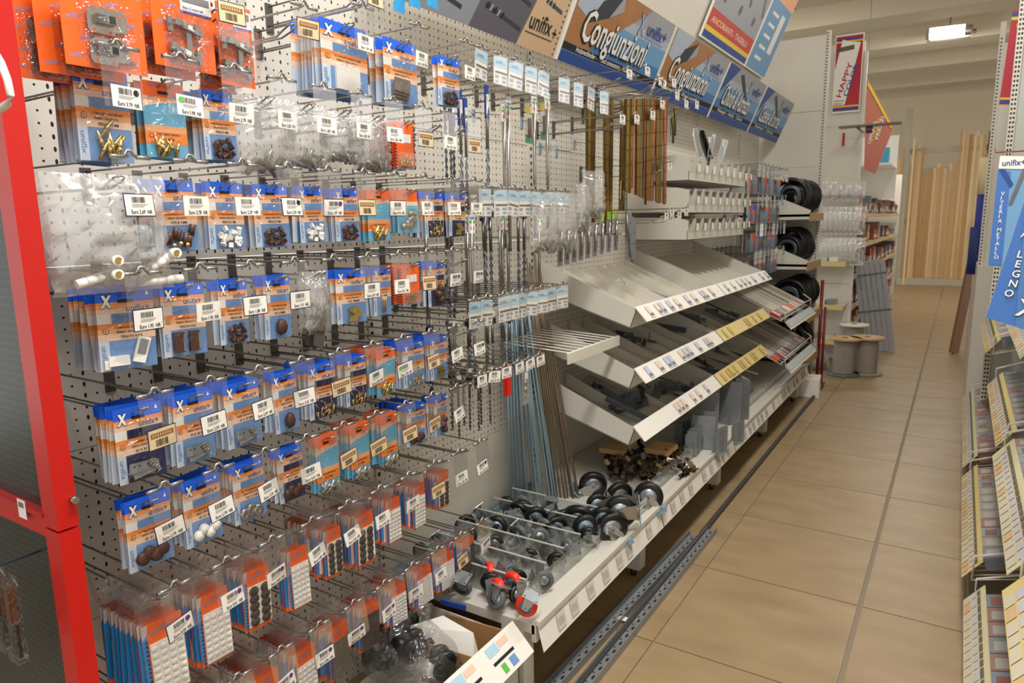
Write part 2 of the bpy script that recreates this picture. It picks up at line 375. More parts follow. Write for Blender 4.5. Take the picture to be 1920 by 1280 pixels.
# ------------------------------------------------------------------ products
def lumps(kind, w_, z0, z1, seed):
    r = random.Random(seed); m = MB(); x = .006
    def ry(): return r.uniform(-w_, w_)
    def rz(): return z0+(z1-z0)*r.random()**1.4
    if kind == 'brown':
        for i in range(22):
            R = Euler((r.uniform(0,3),r.uniform(0,3),r.uniform(0,3))).to_matrix(); m.box((-.006,-.004,-.003),(.006,.004,.003), brown, R, (x, ry(), rz()))
    elif kind == 'browngold':
        for i in range(7):
            y, z = ry(), rz(); m.cyl((x, y, z), (x+.004, y+.004, z+.022), .006, brown, 8)
        for i in range(3): m.lathe([(.0001,.004),(.003,.003),(.005,0)], brass, 10, 'X', (x+.008, -w_*.6+i*w_*.5, z0+.004+.003*(i%2)))
    elif kind == 'white':
        for i in range(20):
            R = Euler((r.uniform(0,3),r.uniform(0,3),r.uniform(0,3))).to_matrix(); m.box((-.005,-.005,-.003),(.005,.005,.003), white, R, (x, ry(), rz()))
    elif kind == 'brass':
        for i in range(9):
            y, z, a_ = ry()*.8, rz()+.008, r.uniform(-.8,.8); dy, dz = math.sin(a_)*.017, math.cos(a_)*.017
            m.cyl((x, y-dy, z-dz), (x+.002, y+dy, z+dz), .0028, brass, 8); m.cyl((x, y-dy*.2, z-dz*.2), (x+.001, y+dy*.2, z+dz*.2), .004, brass, 8)
    elif kind == 'nails':
        for i in range(26):
            y, z, a_ = ry(), rz(), r.uniform(-1.4,1.4); dy, dz = math.sin(a_)*.011, math.cos(a_)*.011
            m.cyl((x+r.uniform(0,.004), y-dy, z-dz), (x+.003, y+dy, z+dz), .0011, brass, 5)
    elif kind == 'plate':
        for q in range(3):
            R = Euler((r.uniform(-.25,.35),0,r.uniform(-.1,.1))).to_matrix(); T = (x+q*.001, r.uniform(-.006,.006), (z0+z1)/2+r.uniform(-.006,.004))
            m.box((-.0008,-.026,-.009),(.0008,.026,.009), darkm2, R, T)
            for yy in (-.018, -.008, .008, .018): m.cyl(Vector(T)+R@Vector((.0008,yy,.003)), Vector(T)+R@Vector((.0012,yy,.003)), .0018, ink, 6)
        for i in range(5):
            y, z = w_*.5+r.uniform(-.01,.012), rz(); m.cyl((x+.003,y,z),(x+.004,y+.01,z+.006),.0012, chrome, 5)
    elif kind == 'magnet':
        m.box((0,-.034,z0),(.008,-.002,z0+.016), white); m.box((0,-.040,z0-.004),(.006,-.032,z0+.010), white)
        R = Euler((-.3,0,0)).to_matrix(); m.box((-.001,-.010,-.022),(.003,.010,.022), white, R, (x,.018,(z0+z1)/2+.006)); m.box((.003,-.007,-.008),(.0035,.007,.018), darkm2, R, (x,.018,(z0+z1)/2+.006))
    elif kind == 'bars':
        for s in (-1, 1): m.box((.001, s*.016-.011, z0), (.010, s*.016+.009, z1+.004), brown); m.box((.008, s*.016+.006, z0+.002),(.0105, s*.016+.009, z1), chrome)
    elif kind == 'gold':
        R = Euler((.08,0,0)).to_matrix()
        for q in range(8): m.box((-.002,-.013,-.003),(.003,.013,.003), brass, Euler((r.uniform(-.2,.2),0,0)).to_matrix(), (x, r.uniform(-w_*.5,w_*.5), z0+(z1-z0)*q/8))
    elif kind == 'pins':
        for s in (-1, 0, 1): m.cyl((x, s*.008, z0), (x, s*.008+.003, z1+.012), .002, brass, 6)
    elif kind == 'heart':
        m.lathe([(.0001,.008),(.015,.007),(.019,0),(.015,-.004)], brown, 7, 'X', (x,.004,(z0+z1)/2))
    elif kind == 'discs':
        for i in range(4): m.lathe([(.0001,.005),(.011,.005),(.013,.0),(.013,-.004)], brown, 14, 'X', (x+i*.001, -.02+.013*i, (z0+z1)/2+.008*(i%2)-.004))
    elif kind == 'wdiscs':
        for i in range(4): m.lathe([(.0001,.006),(.010,.005),(.011,.0),(.011,-.004)], white, 14, 'X', (x+i*.001, -.018+.013*i, (z0+z1)/2+.010*(i%2)-.004))
    elif kind == 'mdiscs':
        for i in range(3): m.lathe([(.0001,.002),(.006,.003),(.012,.006),(.014,.0)], chrome, 14, 'X', (x+i*.001, -.02+.018*i, (z0+z1)/2+.006*(i%2)-.004))
    elif kind == 'ball':
        for i in range(3): m.lathe([(.0001,.014),(.008,.012),(.0135,.004),(.013,-.003)], brown, 14, 'X', (x, .012-.01*(i%2), z0+.012+.017*i))
    elif kind == 'studs':
        for i in range(11):
            m.lathe([(.0001,.006),(.005,.005),(.009,.0),(.0092,-.002)], brass if i%2 else chrome, 12, 'X', (x, ry()*.8, rz()+.008))
    elif kind == 'felt':
        R = Euler((-.35,0,0)).to_matrix(); m.box((0,-.022,-.05),(.004,.02,.04), brown2, R, (x,0,(z0+z1)/2))
    elif kind == 'wide_white':
        for i in range(16): m.box((0,-w_*.75+i*w_*.105,z0),(.006,-w_*.75+i*w_*.105+w_*.09,z1+.012+r.uniform(0,.004)), white)
    elif kind == 'wide_brown':
        for i in range(4): m.box((i*.003,-w_*.7,z0+i*.006),(i*.003+.003,w_*.8,z0+.028+i*.006), mat('taupe', '6f635c', .6), Euler((-.08,0,0)).to_matrix())
    elif kind == 'tubes':
        for i in range(9):
            y = -.075+.017*i; z = z0+.02+.006*math.sin(i*1.4)+.0035*i; a_ = .25
            m.cyl((x, y, z), (x+.003, y+.02*math.cos(a_), z+.02*math.sin(a_)), .0085, white, 12); m.cyl((x, y+.02, z+.005), (x, y+.0205, z+.0055), .006, brass, 10)
        for i in range(5):
            y = .0+.018*i; m.cyl((x+.012, y, z0+.028), (x+.013, y+.017, z0+.030), .008, white, 12)
        for (y, z) in ((-.01,.035),(-.012,.012),(.07,.058)): m.cyl((x+.01,y,z0+z),(x+.026,y-.003,z0+z+.001),.009, white, 12); m.cyl((x+.0262,y-.003,z0+z),(x+.027,y-.003,z0+z),.0065, brass, 10)
    elif kind == 'metal':
        for i in range(9):
            y, z, a_ = ry(), rz(), r.uniform(-1.3,1.3); dy, dz = math.sin(a_)*.02, math.cos(a_)*.014
            m.cyl((x, y-dy, z-dz), (x+.004, y+dy, z+dz), .0045, bronze if i%4 == 0 else silver0, 8)
    return m
def pouch_mesh(w_, z0, z1, seed, film, puff=.012, nx=7, nz=9):
    r = random.Random(seed); m = MB(); b = 0
    for i in range(nz+1):
        for j in range(nx+1):
            u, v = j/nx, i/nz; e = math.sin(math.pi*u)**.6*math.sin(math.pi*min(1, v*1.05))**.6 if 0 < u < 1 else 0
            m.v.append(Vector((.002+puff*abs(e)+r.uniform(-.0022,.0022)*puff/.012, -w_+2*w_*u+(r.uniform(-.002,.002) if 0<i else 0), z0+(z1-z0)*v)))
    for i in range(nz):
        for j in range(nx):
            a_ = i*(nx+1)+j; m.face((a_, a_+1, a_+nx+2, a_+nx+1), film, True)
    return m
CARDTXT = {'brass': ('1 CERNIERA A PERNO','PERNO Ø 5 MM'), 'plate': ('2 CERNIERE A LIBRO','30 X 30 MM'), 'magnet': ('1 CHIUSURA MAGNETICA','TENUTA 4 KG'), 'bars': ('1 CHIUSURA MAGNETICA','TENUTA 4 KG'),
  'browngold': ('8 REGGIPIANI AVVITABILI','VITE Ø 4 MM'), 'white': ('8 REGGIPIANI','PERNO Ø 5 MM'), 'brown': ('8 REGGIPIANO PLASTICA','PERNO Ø 5 MM'), 'discs': ('4 PIEDINI TONDI','Ø 21 MM'), 'wdiscs': ('4 PIEDINI TONDI','Ø 21 MM'),
  'mdiscs': ('2 TASSELLI','TUBO 15 X 30 MM'), 'gold': ('10 PIASTRINE','55 MM'), 'nails': ('2 CERNIERE','25 X 15 MM')}
W0, H0 = .045, .135   # nominal half width and height
def blue_bag(content, navyb=False, front=True, big=False):
    """parts of a header bag; hang hole at origin; card goes from z=.02 down to z=.02-H"""
    parts = []; w_ = W0; top = .020; H = H0; r = ((0,1,0),(0,0,1)); bot = top-H
    A, B, Cc = top-.16*H, top-.30*H, top-.42*H; D, E_ = top-.63*H, bot
    bgm = navy if navyb else lblue
    hd = MB().box((-.0004,-w_,A),(.0004,w_,top), blue); hd.rect(.0008,-.012,.012,-.003,.003, ink)
    if front:
        for e_, mm, xx in ((.0011, navy, .0012), (0, white, .0018)):
            y_, z_ = -w_+.006, A-.009
            hd.quad([(xx,y_+.002-e_,z_+.021+e_),(xx,y_+.007+e_,z_+.021+e_),(xx,y_+.0175+e_,z_-e_),(xx,y_+.0125-e_,z_-e_)], mm); hd.quad([(xx+.0001,y_+.0135-e_,z_+.021+e_),(xx+.0001,y_+.0175+e_,z_+.021+e_),(xx+.0001,y_+.005+e_,z_-e_),(xx+.0001,y_-e_,z_-e_)], mm)
        hd.quad([(.001,w_-.013,A+.010),(.001,w_-.007,A+.010),(.001,w_-.010,A+.018)], white); hd.text('EasyBag', .0032, (.001,w_-.018,A+.005), *r, lblue, fit=.014)
    parts.append(('header_card', hd))
    cd_ = MB(); cd_.box((-.0004,-w_,bot),(.0002,w_,A), bgm)
    for k, (za, zb, mm) in enumerate(((A,A-.035*H,orange1),(A-.035*H,A-.08*H,orange2),(A-.08*H,B,peach))): cd_.rect(.0005,-w_,w_,zb,za,mm)
    cd_.rect(.0005,-w_,-w_+.022,Cc,B,white)
    for za, zb, mm in ((Cc,Cc-.06*H,orange1),(Cc-.06*H,Cc-.13*H,orange2),(Cc-.13*H,D,peach)): cd_.rect(.0006,-w_,w_,zb,za,mm)
    cd_.rect(.0005,-w_,-w_+.016,bot,D,mat('pale_blue_strip','c9d6e4',.4))
    if front:
        cd_.text('unifix+', .0145, (.001,.0,B+.003), *r, blue2, fit=.038)
        tt = CARDTXT.get(content, ('CONFEZIONE','Ø 5 MM')); cd_.text(tt[0], .0052, (.0012,-w_+.024,Cc-.0095), *r, ink, fit=.052); cd_.text('FERRO ZINCATO', .0052, (.0012,-w_+.028,Cc-.0165), *r, ink, fit=.040); cd_.text(tt[1], .0068, (.0012,-w_+.034,Cc-.0255), *r, ink, fit=.034)
        c1 = [(.0012,-w_+.012+.005*math.cos(t*math.pi/6),Cc-.012+.005*math.sin(t*math.pi/6)) for t in range(12)]; cd_.quad(c1, ink)
        cd_.quad([(.0014,-w_+.012+.004*math.cos(t*math.pi/6),Cc-.012+.004*math.sin(t*math.pi/6)) for t in range(12)], orange2); cd_.text('E', .0055, (.0016,-w_+.0102,Cc-.014), *r, ink)
        cd_.text('unifix', .012, (.001,-w_+.004,D-.006), (0,0,-1), (0,1,0), lblue, fit=.034)
    parts.append(('insert_card', cd_))
    if front:
        parts.append(('contents', lumps(content, w_*.62, bot+.008, D-.008, hsh(content)%1000)))
        parts.append(('pouch', pouch_mesh(w_, bot-.002, A, 5, clearp)))
    return parts
def oc_bag(content, front=True):
    w_, H, top = W0, .145, .02; bot = top-H; r = ((0,1,0),(0,0,1)); c = MB().box((-.0004,-w_,bot),(.0002,w_,top), cyan)
    c.rect(.0005,-w_,w_,top-.028,top,orange); c.rect(.0005,-w_,w_,top-.036,top-.028,orange2); 
    pts = [(.0006,-w_,top-.036)]+[(.0006,-w_+2*w_*t/8,top-.036-.014*(1-t/8)**2) for t in range(9)]; c.quad(pts+[(.0006,w_,top-.036)][::1], peach)
    z = bot+.062; c.rect(.0006,-w_,w_,z-.012,z,orange2); c.rect(.0006,-w_,w_,z-.035,z-.012,orange1)
    c.rect(.0008,-.012,.012,-.003,.003, ink)
    if front:
        for (y, zz, s) in ((-.03,.010,.010),(.012,-.013,.014),(-.034,-.012,.008)): c.text('unifix+', s, (.001,y,zz), (0,1,.15), (0,-.15,1), lblue, fit=s*2)
        c.text('CERNIERE FERRO', .0055, (.0012,-w_+.022,z-.018), *r, ink, fit=.052); c.text('Ø 5 MM', .0065, (.0012,-w_+.03,z-.028), *r, ink, fit=.03)
        c.quad([(.0012,-w_+.012+.0045*math.cos(t*math.pi/6),z-.02+.0045*math.sin(t*math.pi/6)) for t in range(12)], ink); c.quad([(.0014,-w_+.012+.0035*math.cos(t*math.pi/6),z-.02+.0035*math.sin(t*math.pi/6)) for t in range(12)], orange1)
    p = [('card', c)]
    if front: p += [('contents', lumps(content, w_*.7, bot+.004, bot+.02, 3)), ('pouch', pouch_mesh(w_, bot-.002, top-.03, 8, clearp))]
    return p
def tri_card(content, front=True):
    w_, H, top = .040, .13, .02; bot = top-H; r = ((0,1,0),(0,0,1)); c = MB().box((-.0005,-w_,bot),(.0005,w_,top), orange)
    for k in range(14):
        z = top-.008-k*.0088
        c.quad([(.001,-w_,z),(.001,-w_+.008,z-.004),(.001,-w_,z-.008)], navy); c.quad([(.001,w_,z),(.001,w_,z-.008),(.001,w_-.007,z-.004)], navy)
    for k in range(8): y = -w_+.004+k*.0095; c.quad([(.001,y,bot),(.001,y+.009,bot),(.001,y+.0045,bot+.008)], cyan)
    if front:
        for (y, zz) in ((-.02,.004),(.0,-.05),(-.025,-.03)): c.text('unifix+', .009, (.0012,y,zz), (0,1,.1), (0,-.1,1), lblue, fit=.022)
        c.rect(.0012,-.015,.025,-.036,-.012,paper)
    p = [('card', c)]
    if front: p += [('contents', lumps(content, .024, bot+.012, bot+.036, 4)), ('blister', MB().box((.001,-.032,bot+.008),(.014,.034,bot+.046), clearh))]
    return p
def pad_card(content, front=True):
    w_, top, bot = .036, -.035, -.195; r = ((0,1,0),(0,0,1)); c = MB().box((-.0006,-w_,bot),(.0006,w_,top), orange)
    c.rect(.001,-w_,-w_+.009,bot+.012,top-.003,cyan2); c.quad([(.0012,-w_,top),(.0012,-w_+.012,top),(.0012,-w_+.009,top-.02),(.0012,-w_,top-.03)], mat('grey_header','b9b6b2',.5))
    if front:
        for k in range(15): z = top-.03-k*.009; c.quad([(.0014,-w_+.009,z),(.0014,-w_+.009,z-.008),(.0014,-w_+.003,z-.004)], navy)
        c.text('unifix', .014, (.0014,-w_+.016,top-.024), (0,1,.12), (0,-.12,1), lblue, fit=.038)
    pd = MB(); zt = top-.042 if content != 'board' else top-.035; ya = -w_+.011
    base, top_m = {'white': (white, white), 'brown': (white, brown2), 'board': (brown2, brown2), 'wboard': (white, white), 'taupe': (mat('taupe_felt','6c6353',.9), MATS['taupe_felt'] if 'taupe_felt' in MATS else None)}[content]
    if content == 'brown': pd.box((.0008,ya,bot+.01),(.0022,w_,zt), base)
    else: pd.box((.0008,ya,bot+.004),(.0028,w_,zt), base)
    if front and content in ('white', 'brown'):
        nc = 4 if content == 'white' else 2; nr = 7 if content == 'white' else 5
        for i in range(nc):
            for j in range(nr):
                cy = ya+(w_-ya)*(i+.5)/nc; cz = bot+.012+(zt-bot-.016)*(j+.5)/nr; rr = (w_-ya)/nc*.44
                pd.lathe([(.0001,.0035),(rr*.8,.0033),(rr,.002)] if content == 'white' else [(.0001,.0034),(rr*.95,.0034),(rr*.95,.002)], top_m, 12, 'X', (.0012,cy,cz))
    hb = MB().quad([(.001,-w_,top),(.001,w_,top),(.001,w_,.02),(.001,-w_,.02)], clearv)
    p = [('card', c), ('pads', pd), ('clear_header', hb)]
    if front: p.append(('pouch', pouch_mesh(w_+.003, bot-.006, top+.01, 6, clearp, .006)))
    return p
def clear_bag(content, wide=.055, H=.13):
    bot = .02-H
    fr = pouch_mesh(wide, bot, .02, hsh(content)%50, clearb, .03, 12, 14); bk = MB().rect(-.002,-wide,wide,bot,.02,clearp)
    return [('bag_front', fr), ('bag_back', bk), ('contents', lumps(content, wide*.7, bot+.008, bot+.03, 9))]
def clam(content, front=True):
    w_, H, top = .042, .115, .02; bot = top-H; c = MB().box((-.0005,-w_,bot),(.0005,w_,top), orange); c.rect(.001,-w_,w_,bot,top-.04,cyan); c.rect(.001,-w_,w_,top-.04,top-.03,peach)
    c.text('unifix+', .012, (.0014,-.02,.004), (0,1,.1), (0,-.1,1), lblue, fit=.03)
    p = [('card', c)]
    if front: p += [('contents', lumps('studs', .028, bot+.01, bot+.045, 2)), ('clamshell', MB().box((.001,-w_+.004,bot+.003),(.02,w_-.004,bot+.066), clearh))]
    return p
PROTO = {}
def proto(kind, content, front, navyb=False):
    k = (kind, content, front, navyb)
    if k not in PROTO:
        if kind == 'B': p = blue_bag(content, navyb, front)
        elif kind == 'O': p = oc_bag(content, front)
        elif kind == 'T': p = tri_card(content, front)
        elif kind == 'P': p = pad_card(content, front)
        elif kind == 'C': p = clear_bag(content)
        elif kind == 'L': p = clam(content, front)
        PROTO[k] = [(n, m.mesh(n)) for n, m in p]
    return PROTO[k]
NAMES = {'B': 'fitting_bag', 'O': 'fitting_bag', 'T': 'carded_pack', 'P': 'pad_pack', 'C': 'clear_bag', 'L': 'clamshell_pack'}
def product(kind, content, x, y, z, label, group, front=True, scale=(1,1), navyb=False, rz=0, rx=0):
    t = thing(NAMES[kind], label, 'bag' if kind in 'BOC' else 'pack', (x, y, z), (rx, 0, rz), group, (1, *scale))
    for n, me in proto(kind, content, front, navyb): put(n, me, t)
    return t
CONT = {'browngold':'brown plugs with brass ends','white':'small white plastic fittings','brown':'brown plastic fittings','brass':'brass pins','nails':'small brass nails','plate':'flat steel hinges','magnet':'white magnetic catch',
 'bars':'brown magnetic catches','gold':'brass plates','pins':'slim brass pins','heart':'brown heart-shaped catch','discs':'brown round feet','wdiscs':'white round feet','mdiscs':'round metal glides','ball':'brown ball knobs','studs':'brass and chrome studs',
 'felt':'brown felt strip','wide_white':'white plastic strips','wide_brown':'taupe plastic strips','tubes':'white tube plugs','metal':'metal pins'}
LOOK = {'B':'blue and orange header bag of ','O':'orange and cyan bag of ','T':'orange triangle-edged card of ','C':'clear plastic bag of ','L':'orange and cyan clamshell of '}
PL = {'white':'orange card of white round pads','brown':'orange card of brown felt dots','board':'orange card with dark felt sheet','wboard':'orange card with white foam sheet','taupe':'orange card with taupe felt sheet'}
ROWN = {2.0:'top', 1.80:'second', 1.62:'third', 1.42:'fourth', 1.20:'fifth', 1.02:'sixth', .82:'seventh', .555:'bottom'}
XT = -1.22
def stack(z, k, y, kind, content, n, sx=1, sz=1, dx=.011, price=None, style='w', dot=None, navyb=False, rotx=0, front_x=None, dy=0, tags=True):
    row = ROWN[z]; place = '%s hook, %s row' % (ORD[k], row)
    if tags:
        hook(XT, y, z, ('steel peg hook with %s price tag in clear sleeve, ' % ('beige' if style == 'b' else 'white'))+place, price, style, dot, rotx)
    if not kind: return
    look = PL[content] if kind == 'P' else LOOK[kind]+CONT[content]
    fx = (XT-.066) if front_x is None else front_x
    product(kind, content, fx, y+dy, z-.052, 'front %s, %s' % (look, place), 'front bags of the hanging stacks', True, (sx, sz), navyb, rnd.uniform(-.12,.06), rnd.uniform(-.03,.03))
    for i in range(1, n):
        if fx-dx*i < XW+.03: break
        product(kind, content, fx-dx*i-rnd.uniform(0,.003), y+dy+rnd.uniform(-.005,.005), z-.052+rnd.uniform(-.002,.002),
                '%s-from-front %s, %s' % (ORD[i], look, place), 'bags behind, %s hook of %s row' % (ORD[k], row), kind in 'C' , (sx, sz), navyb, rnd.uniform(-.22,.08), rnd.uniform(-.05,.05))
Y0, DY = .69, .1135
pd = (purple, .017); kd = (ink, .018); gd = (green, -.018)
S = []
# row, k, kind, content, n, sx, sz, price, style, dot, navy
S += [(2.0,1.28,0,'B','wide_white',8,1.75,1.2,'1,94','w',None,0),(2.0,1.48,1,'B','wide_brown',4,1.5,1.2,'3,09','w',None,0),(2.0,1.69,2,'B','brown',2,1.0,1.0,'1,45','w',None,0)]
r_ = lambda z, items: [S.append((z, Y0+DY*it[0], *it)) for it in items]
r_(1.80, [(0,'B','brass',7,1.0,1.15,'3,79','w',kd,0),(1,'O','brass',4,.9,.95,'3,98','w',gd,0),(2,'B','brown',9,.85,1.0,'2,79','w',None,0),(3,'C','metal',2,1.35,1.25,'2,83','w',None,0),(4,'C','metal',2,1.2,1.1,'2,80','w',None,0),
  (5,'C','metal',2,1.0,.9,'2,80','w',None,0),(6,'C','metal',3,.9,1.0,'2,86','w',None,0),(7,'T','nails',8,.9,.95,'2,49','b',None,0),(8,'','',0,1,1,'4,25','w',None,0),(9,'','',0,1,1,'4,25','b',None,0)])
r_(1.62, [(0,'','',0,1,1,'2,69','n',None,0),(1,'B','browngold',5,1.0,1.0,'2,78','w',None,0),(2,'B','white',4,.95,1.0,'2,29','w',None,0),(3,'B','brown',6,.98,1.0,'2,29','n',kd,0),(4,'B','white',6,.85,.95,'1,97','n',pd,0),
  (5,'B','brown',5,.85,.95,'1,97','b',None,0),(6,'O','brass',3,.95,.9,'0,76','n',None,0),(7,'L','studs',4,1.0,1.0,'1,75','w',None,0),(8,'B','nails',6,.85,.95,'1,24','w',None,1),(9,'B','gold',3,.85,.95,'1,89','w',None,1)])
r_(1.42, [(0,'B','magnet',8,1.15,1.1,'1,95','n',None,0),(1,'B','bars',5,1.0,1.05,'1,95','w',None,0),(2,'B','brown',3,.8,1.0,'1,88','n',None,0),(3,'B','heart',4,.85,1.05,'1,91','n',None,0),(4,'C','felt',2,.7,1.15,None,'w',None,0),
  (5,'B','gold',4,1.05,1.0,'6,39','n',None,0),(6,'B','pins',3,.7,.95,'4,52','w',None,0),(7,'T','gold',6,.95,.85,'4,25','b',None,0),(8,'B','ball',4,.8,.95,'2,85','w',pd,1),(9,'','',0,1,1,'2,85','w',pd,0)])
r_(1.20, [(0,'B','plate',9,1.0,1.08,'2,59','b',None,1),(1,'B','plate',11,1.0,1.08,'2,59','n',None,0),(2,'B','plate',9,1.0,1.05,'2,59','n',None,0),(3,'B','heart',4,.75,1.05,'2,35','n',None,0),(4,'B','nails',10,.95,1.0,'2,28','b',None,1),
  (5,'B','nails',6,.8,.95,'2,28','n',None,1),(6,'O','brass',14,.85,.85,'3,28','n',gd,0),(7,'B','nails',12,.9,.95,'3,35','b',None,0),(8,'B','gold',12,.85,.95,'3,35','w',None,0),(9,'','',0,1,1,'3,10','w',kd,0)])
r_(1.02, [(0,'B','discs',5,1.0,1.05,'2,79','n',None,0),(1,'B','wdiscs',6,.95,1.05,'2,79','n',None,0),(2,'B','mdiscs',7,.9,1.0,'3,39','n',None,0),(3,'B','discs',4,.8,.95,'4,43','w',None,1),(4,'O','metal',4,.75,1.0,'2,90','b',None,0),
  (5,'O','metal',8,.75,1.0,'2,90','b',None,0),(6,'O','metal',9,.75,1.0,'2,90','b',None,0),(7,'B','discs',14,.8,.9,'4,39','b',None,0),(8,'B','ball',6,.7,.9,'3,12','w',None,0)])
r_(.82, [(0,'P','white',22,1.12,1.05,'0,59','n',pd,0),(1,'P','white',15,1.0,1.0,'0,41','w',pd,0),(2,'P','brown',14,.95,.9,'0,47','w',pd,0),(3,'P','white',5,.8,.95,'0,38','w',None,0),(4,'P','brown',22,.8,.8,'0,36','w',None,0),
  (5,'P','brown',18,.95,.9,'0,49','w',None,0),(6,'P','white',14,.8,.8,'2,05','w',None,0),(7,'P','white',12,.8,.8,'2,05','b',None,0),(8,'P','brown',9,.8,.7,'2,05','w',None,0),(9,'','',0,1,1,'2,05','n',kd,0)])
r_(.555, [(0,'P','white',20,1.0,.95,'0,59','n',pd,0),(1,'P','white',20,1.0,.95,'0,59','w',pd,0),(2,'P','taupe',20,1.0,.95,'0,86','w',pd,0),(3,'P','white',20,1.0,.95,'0,86','n',pd,0),(4,'P','taupe',12,1.0,.9,'0,86','w',pd,0),
  (5,'P','board',12,1.0,.8,'0,86','w',pd,0),(6,'P','white',14,.9,.75,'0,86','w',None,0),(7,'P','wboard',5,1.0,.75,'2,15','w',None,0),(8,'P','wboard',6,1.0,.75,'2,15','b',None,0),(9,'P','board',7,1.1,.75,'2,15','w',pd,0)])
for z, y, k, kind, content, n, sx, sz, price, style, dot, nb in S:
    tilt = {1.20:.10, 1.02:.12, .82:.10, .555:.12}.get(z, -.03 if z > 1.7 else 0)
    stack(z, k, y, kind, content, n, sx, sz, .0068 if kind == 'P' else .015 if kind == 'C' else .0085 if z < 1.3 else .0125, price, style, dot, bool(nb), tilt*rnd.uniform(.3, 1.2), front_x=XT-.012 if content == 'tubes' else None, dy=-.045 if content == 'tubes' else 0)


# clear bag with white tube plugs, big, hanging at the far left
def big_bag():
    t = thing('clear_bag', 'large crinkled clear bag of white tube plugs with brass ends', 'bag', (XT-.045, .665, 1.572), group='front bags of the hanging stacks')
    pouch_mesh(.105, -.185, .02, 11, clearbig, .045, 16, 18).build('bag_front', t)
    m = MB()
    def tb(y, z, dy, dz, n, x=.02):
        for i in range(n):
            a_ = Vector((x, y+dy*i, z+dz*i)); b_ = a_+Vector((.001, dy*.94, dz*.94)); m.cyl(a_, b_, .0085, white, 12)
    tb(-.075, -.165, .017, .004, 6); tb(.03, -.155, .018, .0075, 4); tb(.035, -.17, .0175, .0, 5, .01)
    for y, z in ((-.012, -.128), (-.014, -.152), (.096, -.12)):
        m.cyl((.03, y, z), (.048, y-.003, z+.001), .009, white, 12); m.cyl((.0482, y-.003, z), (.0488, y-.003, z), .0066, brass, 10)
    m.build('contents', t)
big_bag()

# orange blister cards with chrome hinges, top left
hst = mat('hinge_steel', 'aaa49b', .22, .85, noise=.25, nscale=40)
def hinge_geo(kind):
    m = MB(); x = .004
    if kind == 'cup':
        def plate(T, R):
            pts = [(-.03,-.016),(-.026,-.022),(.012,-.022),(.014,-.016),(.034,-.014),(.036,.012),(.028,.02),(-.02,.02),(-.03,.012)]
            b = len(m.v)
            for xx in (0, .003):
                for p in pts: m.v.append(Vector(T)+Vector((xx, p[0], p[1])))
            n = len(pts); m.face(tuple(b+n+i for i in range(n)), hst)
            for i in range(n): m.face((b+i, b+(i+1)%n, b+n+(i+1)%n, b+n+i), hst)
            m.box((.003,-.018,-.007),(.014,.012,.007), hst, None, T); m.box((.0142,-.018,-.006),(.0146,-.004,.006), steel, None, T); m.box((.0142,.0,-.006),(.0148,.010,.006), blackm, None, T)
            for q in ((-.02,-.017),(.006,-.018),(.024,.012)): m.cyl(Vector(T)+Vector((.003,*q)), Vector(T)+Vector((.0034,*q)), .0028, orange, 8)
        plate((x,.0,.026), None); plate((x,.0,-.022), None)
    else:
        for dz in (.022, -.024):
            m.box((x,-.030,dz-.006),(x+.010,.026,dz+.006), chrome, Euler((-.25,0,0)).to_matrix()); m.box((x,-.036,dz-.012),(x+.004,-.026,dz+.014), chrome)
            m.box((x,.018,dz-.016),(x+.005,.028,dz+.010), chrome); m.box((x+.0102,-.005,dz-.004),(x+.0108,.008,dz+.004), white, Euler((-.25,0,0)).to_matrix())
            for q in (-.03, -.012, .012): m.cyl((x+.010,q,dz),(x+.012,q,dz+.0005),.003, steel, 10)
        m.box((x,.0,-.02),(x+.004,.01,.03), chrome)
    return m
def hinge_card(x, y, z, w_, H, kind, label, tick=False):
    t = thing('blister_card', label, 'pack', (x, y, z), (0, 0, rnd.uniform(-.06, .02)), 'orange hinge cards at top left')
    c = MB().box((-.0006, -w_, -H), (.0006, w_, .03), orange); r = random.Random(int(y*1000)); yy = -w_+.006
    for i in range(6):
        for j in range(3):
            px, pz = -w_+.008+.045*j+(.018 if i % 2 else 0), -H+.012+i*.030
            if px+.026 < w_ and pz < .02: c.text('unifix+', .0095, (.001, px, pz), (0,1,.22), (0,-.22,1), lblue, fit=.026)
            if px+.035 < w_: c.quad([(.001, px+.032+.002*math.cos(k), pz-.006+.002*math.sin(k)) for k in range(6)], lblue)
    if tick:
        c.rect(.002, -.004, w_-.002, -.012, .022, paper); c.rect(.003, .0, w_-.006, .006, .018, mat('grey_ink','77757a',.6)); c.text('Bat.Centrale', .006, (.003, .0, -.006), (0,1,0), (0,0,1), ink, fit=w_*.7); c.rect(.003,-.004,w_-.002,-.012,-.010,blue)
    c.build('card', t)
    h = hinge_geo(kind).build('hinge_pair', t, (0, 0, -H*.55)); MB().box((.001,-.042,-H*.55-.05),(.02,.042,-H*.55+.052), clearp).build('blister', t)
def uy(px, py, X): return on(px, py, 0, X)
for (px, py, X, w_, H, kd_, lb, tk) in (
    (192, 20, -1.235, .068, .115, 'cup', 'orange blister card with two chrome cup hinges, nearest at top left', False),
    (84, 40, -1.30, .07, .115, 'cup', 'orange blister card with chrome hinges behind, touching the red frame', False),
    (342, 30, -1.25, .062, .115, 'arm', 'orange blister card with chrome hinge arms and white batch ticket', True),
    (440, 60, -1.27, .04, .125, 'arm', 'narrow orange blister card with hinge arms, right of the hinge cards', True)):
    p = uy(px, py, X); hinge_card(X, p.y, p.z+.02, w_, H, kd_, lb, tk)
    if px in (342, 440, 192): hinge_card(X-.04, p.y-.02, p.z+.01, w_, H, kd_, 'orange blister card behind the ' + {342: 'batch ticket card', 440: 'narrow hinge card', 192: 'nearest hinge card'}[px], False)
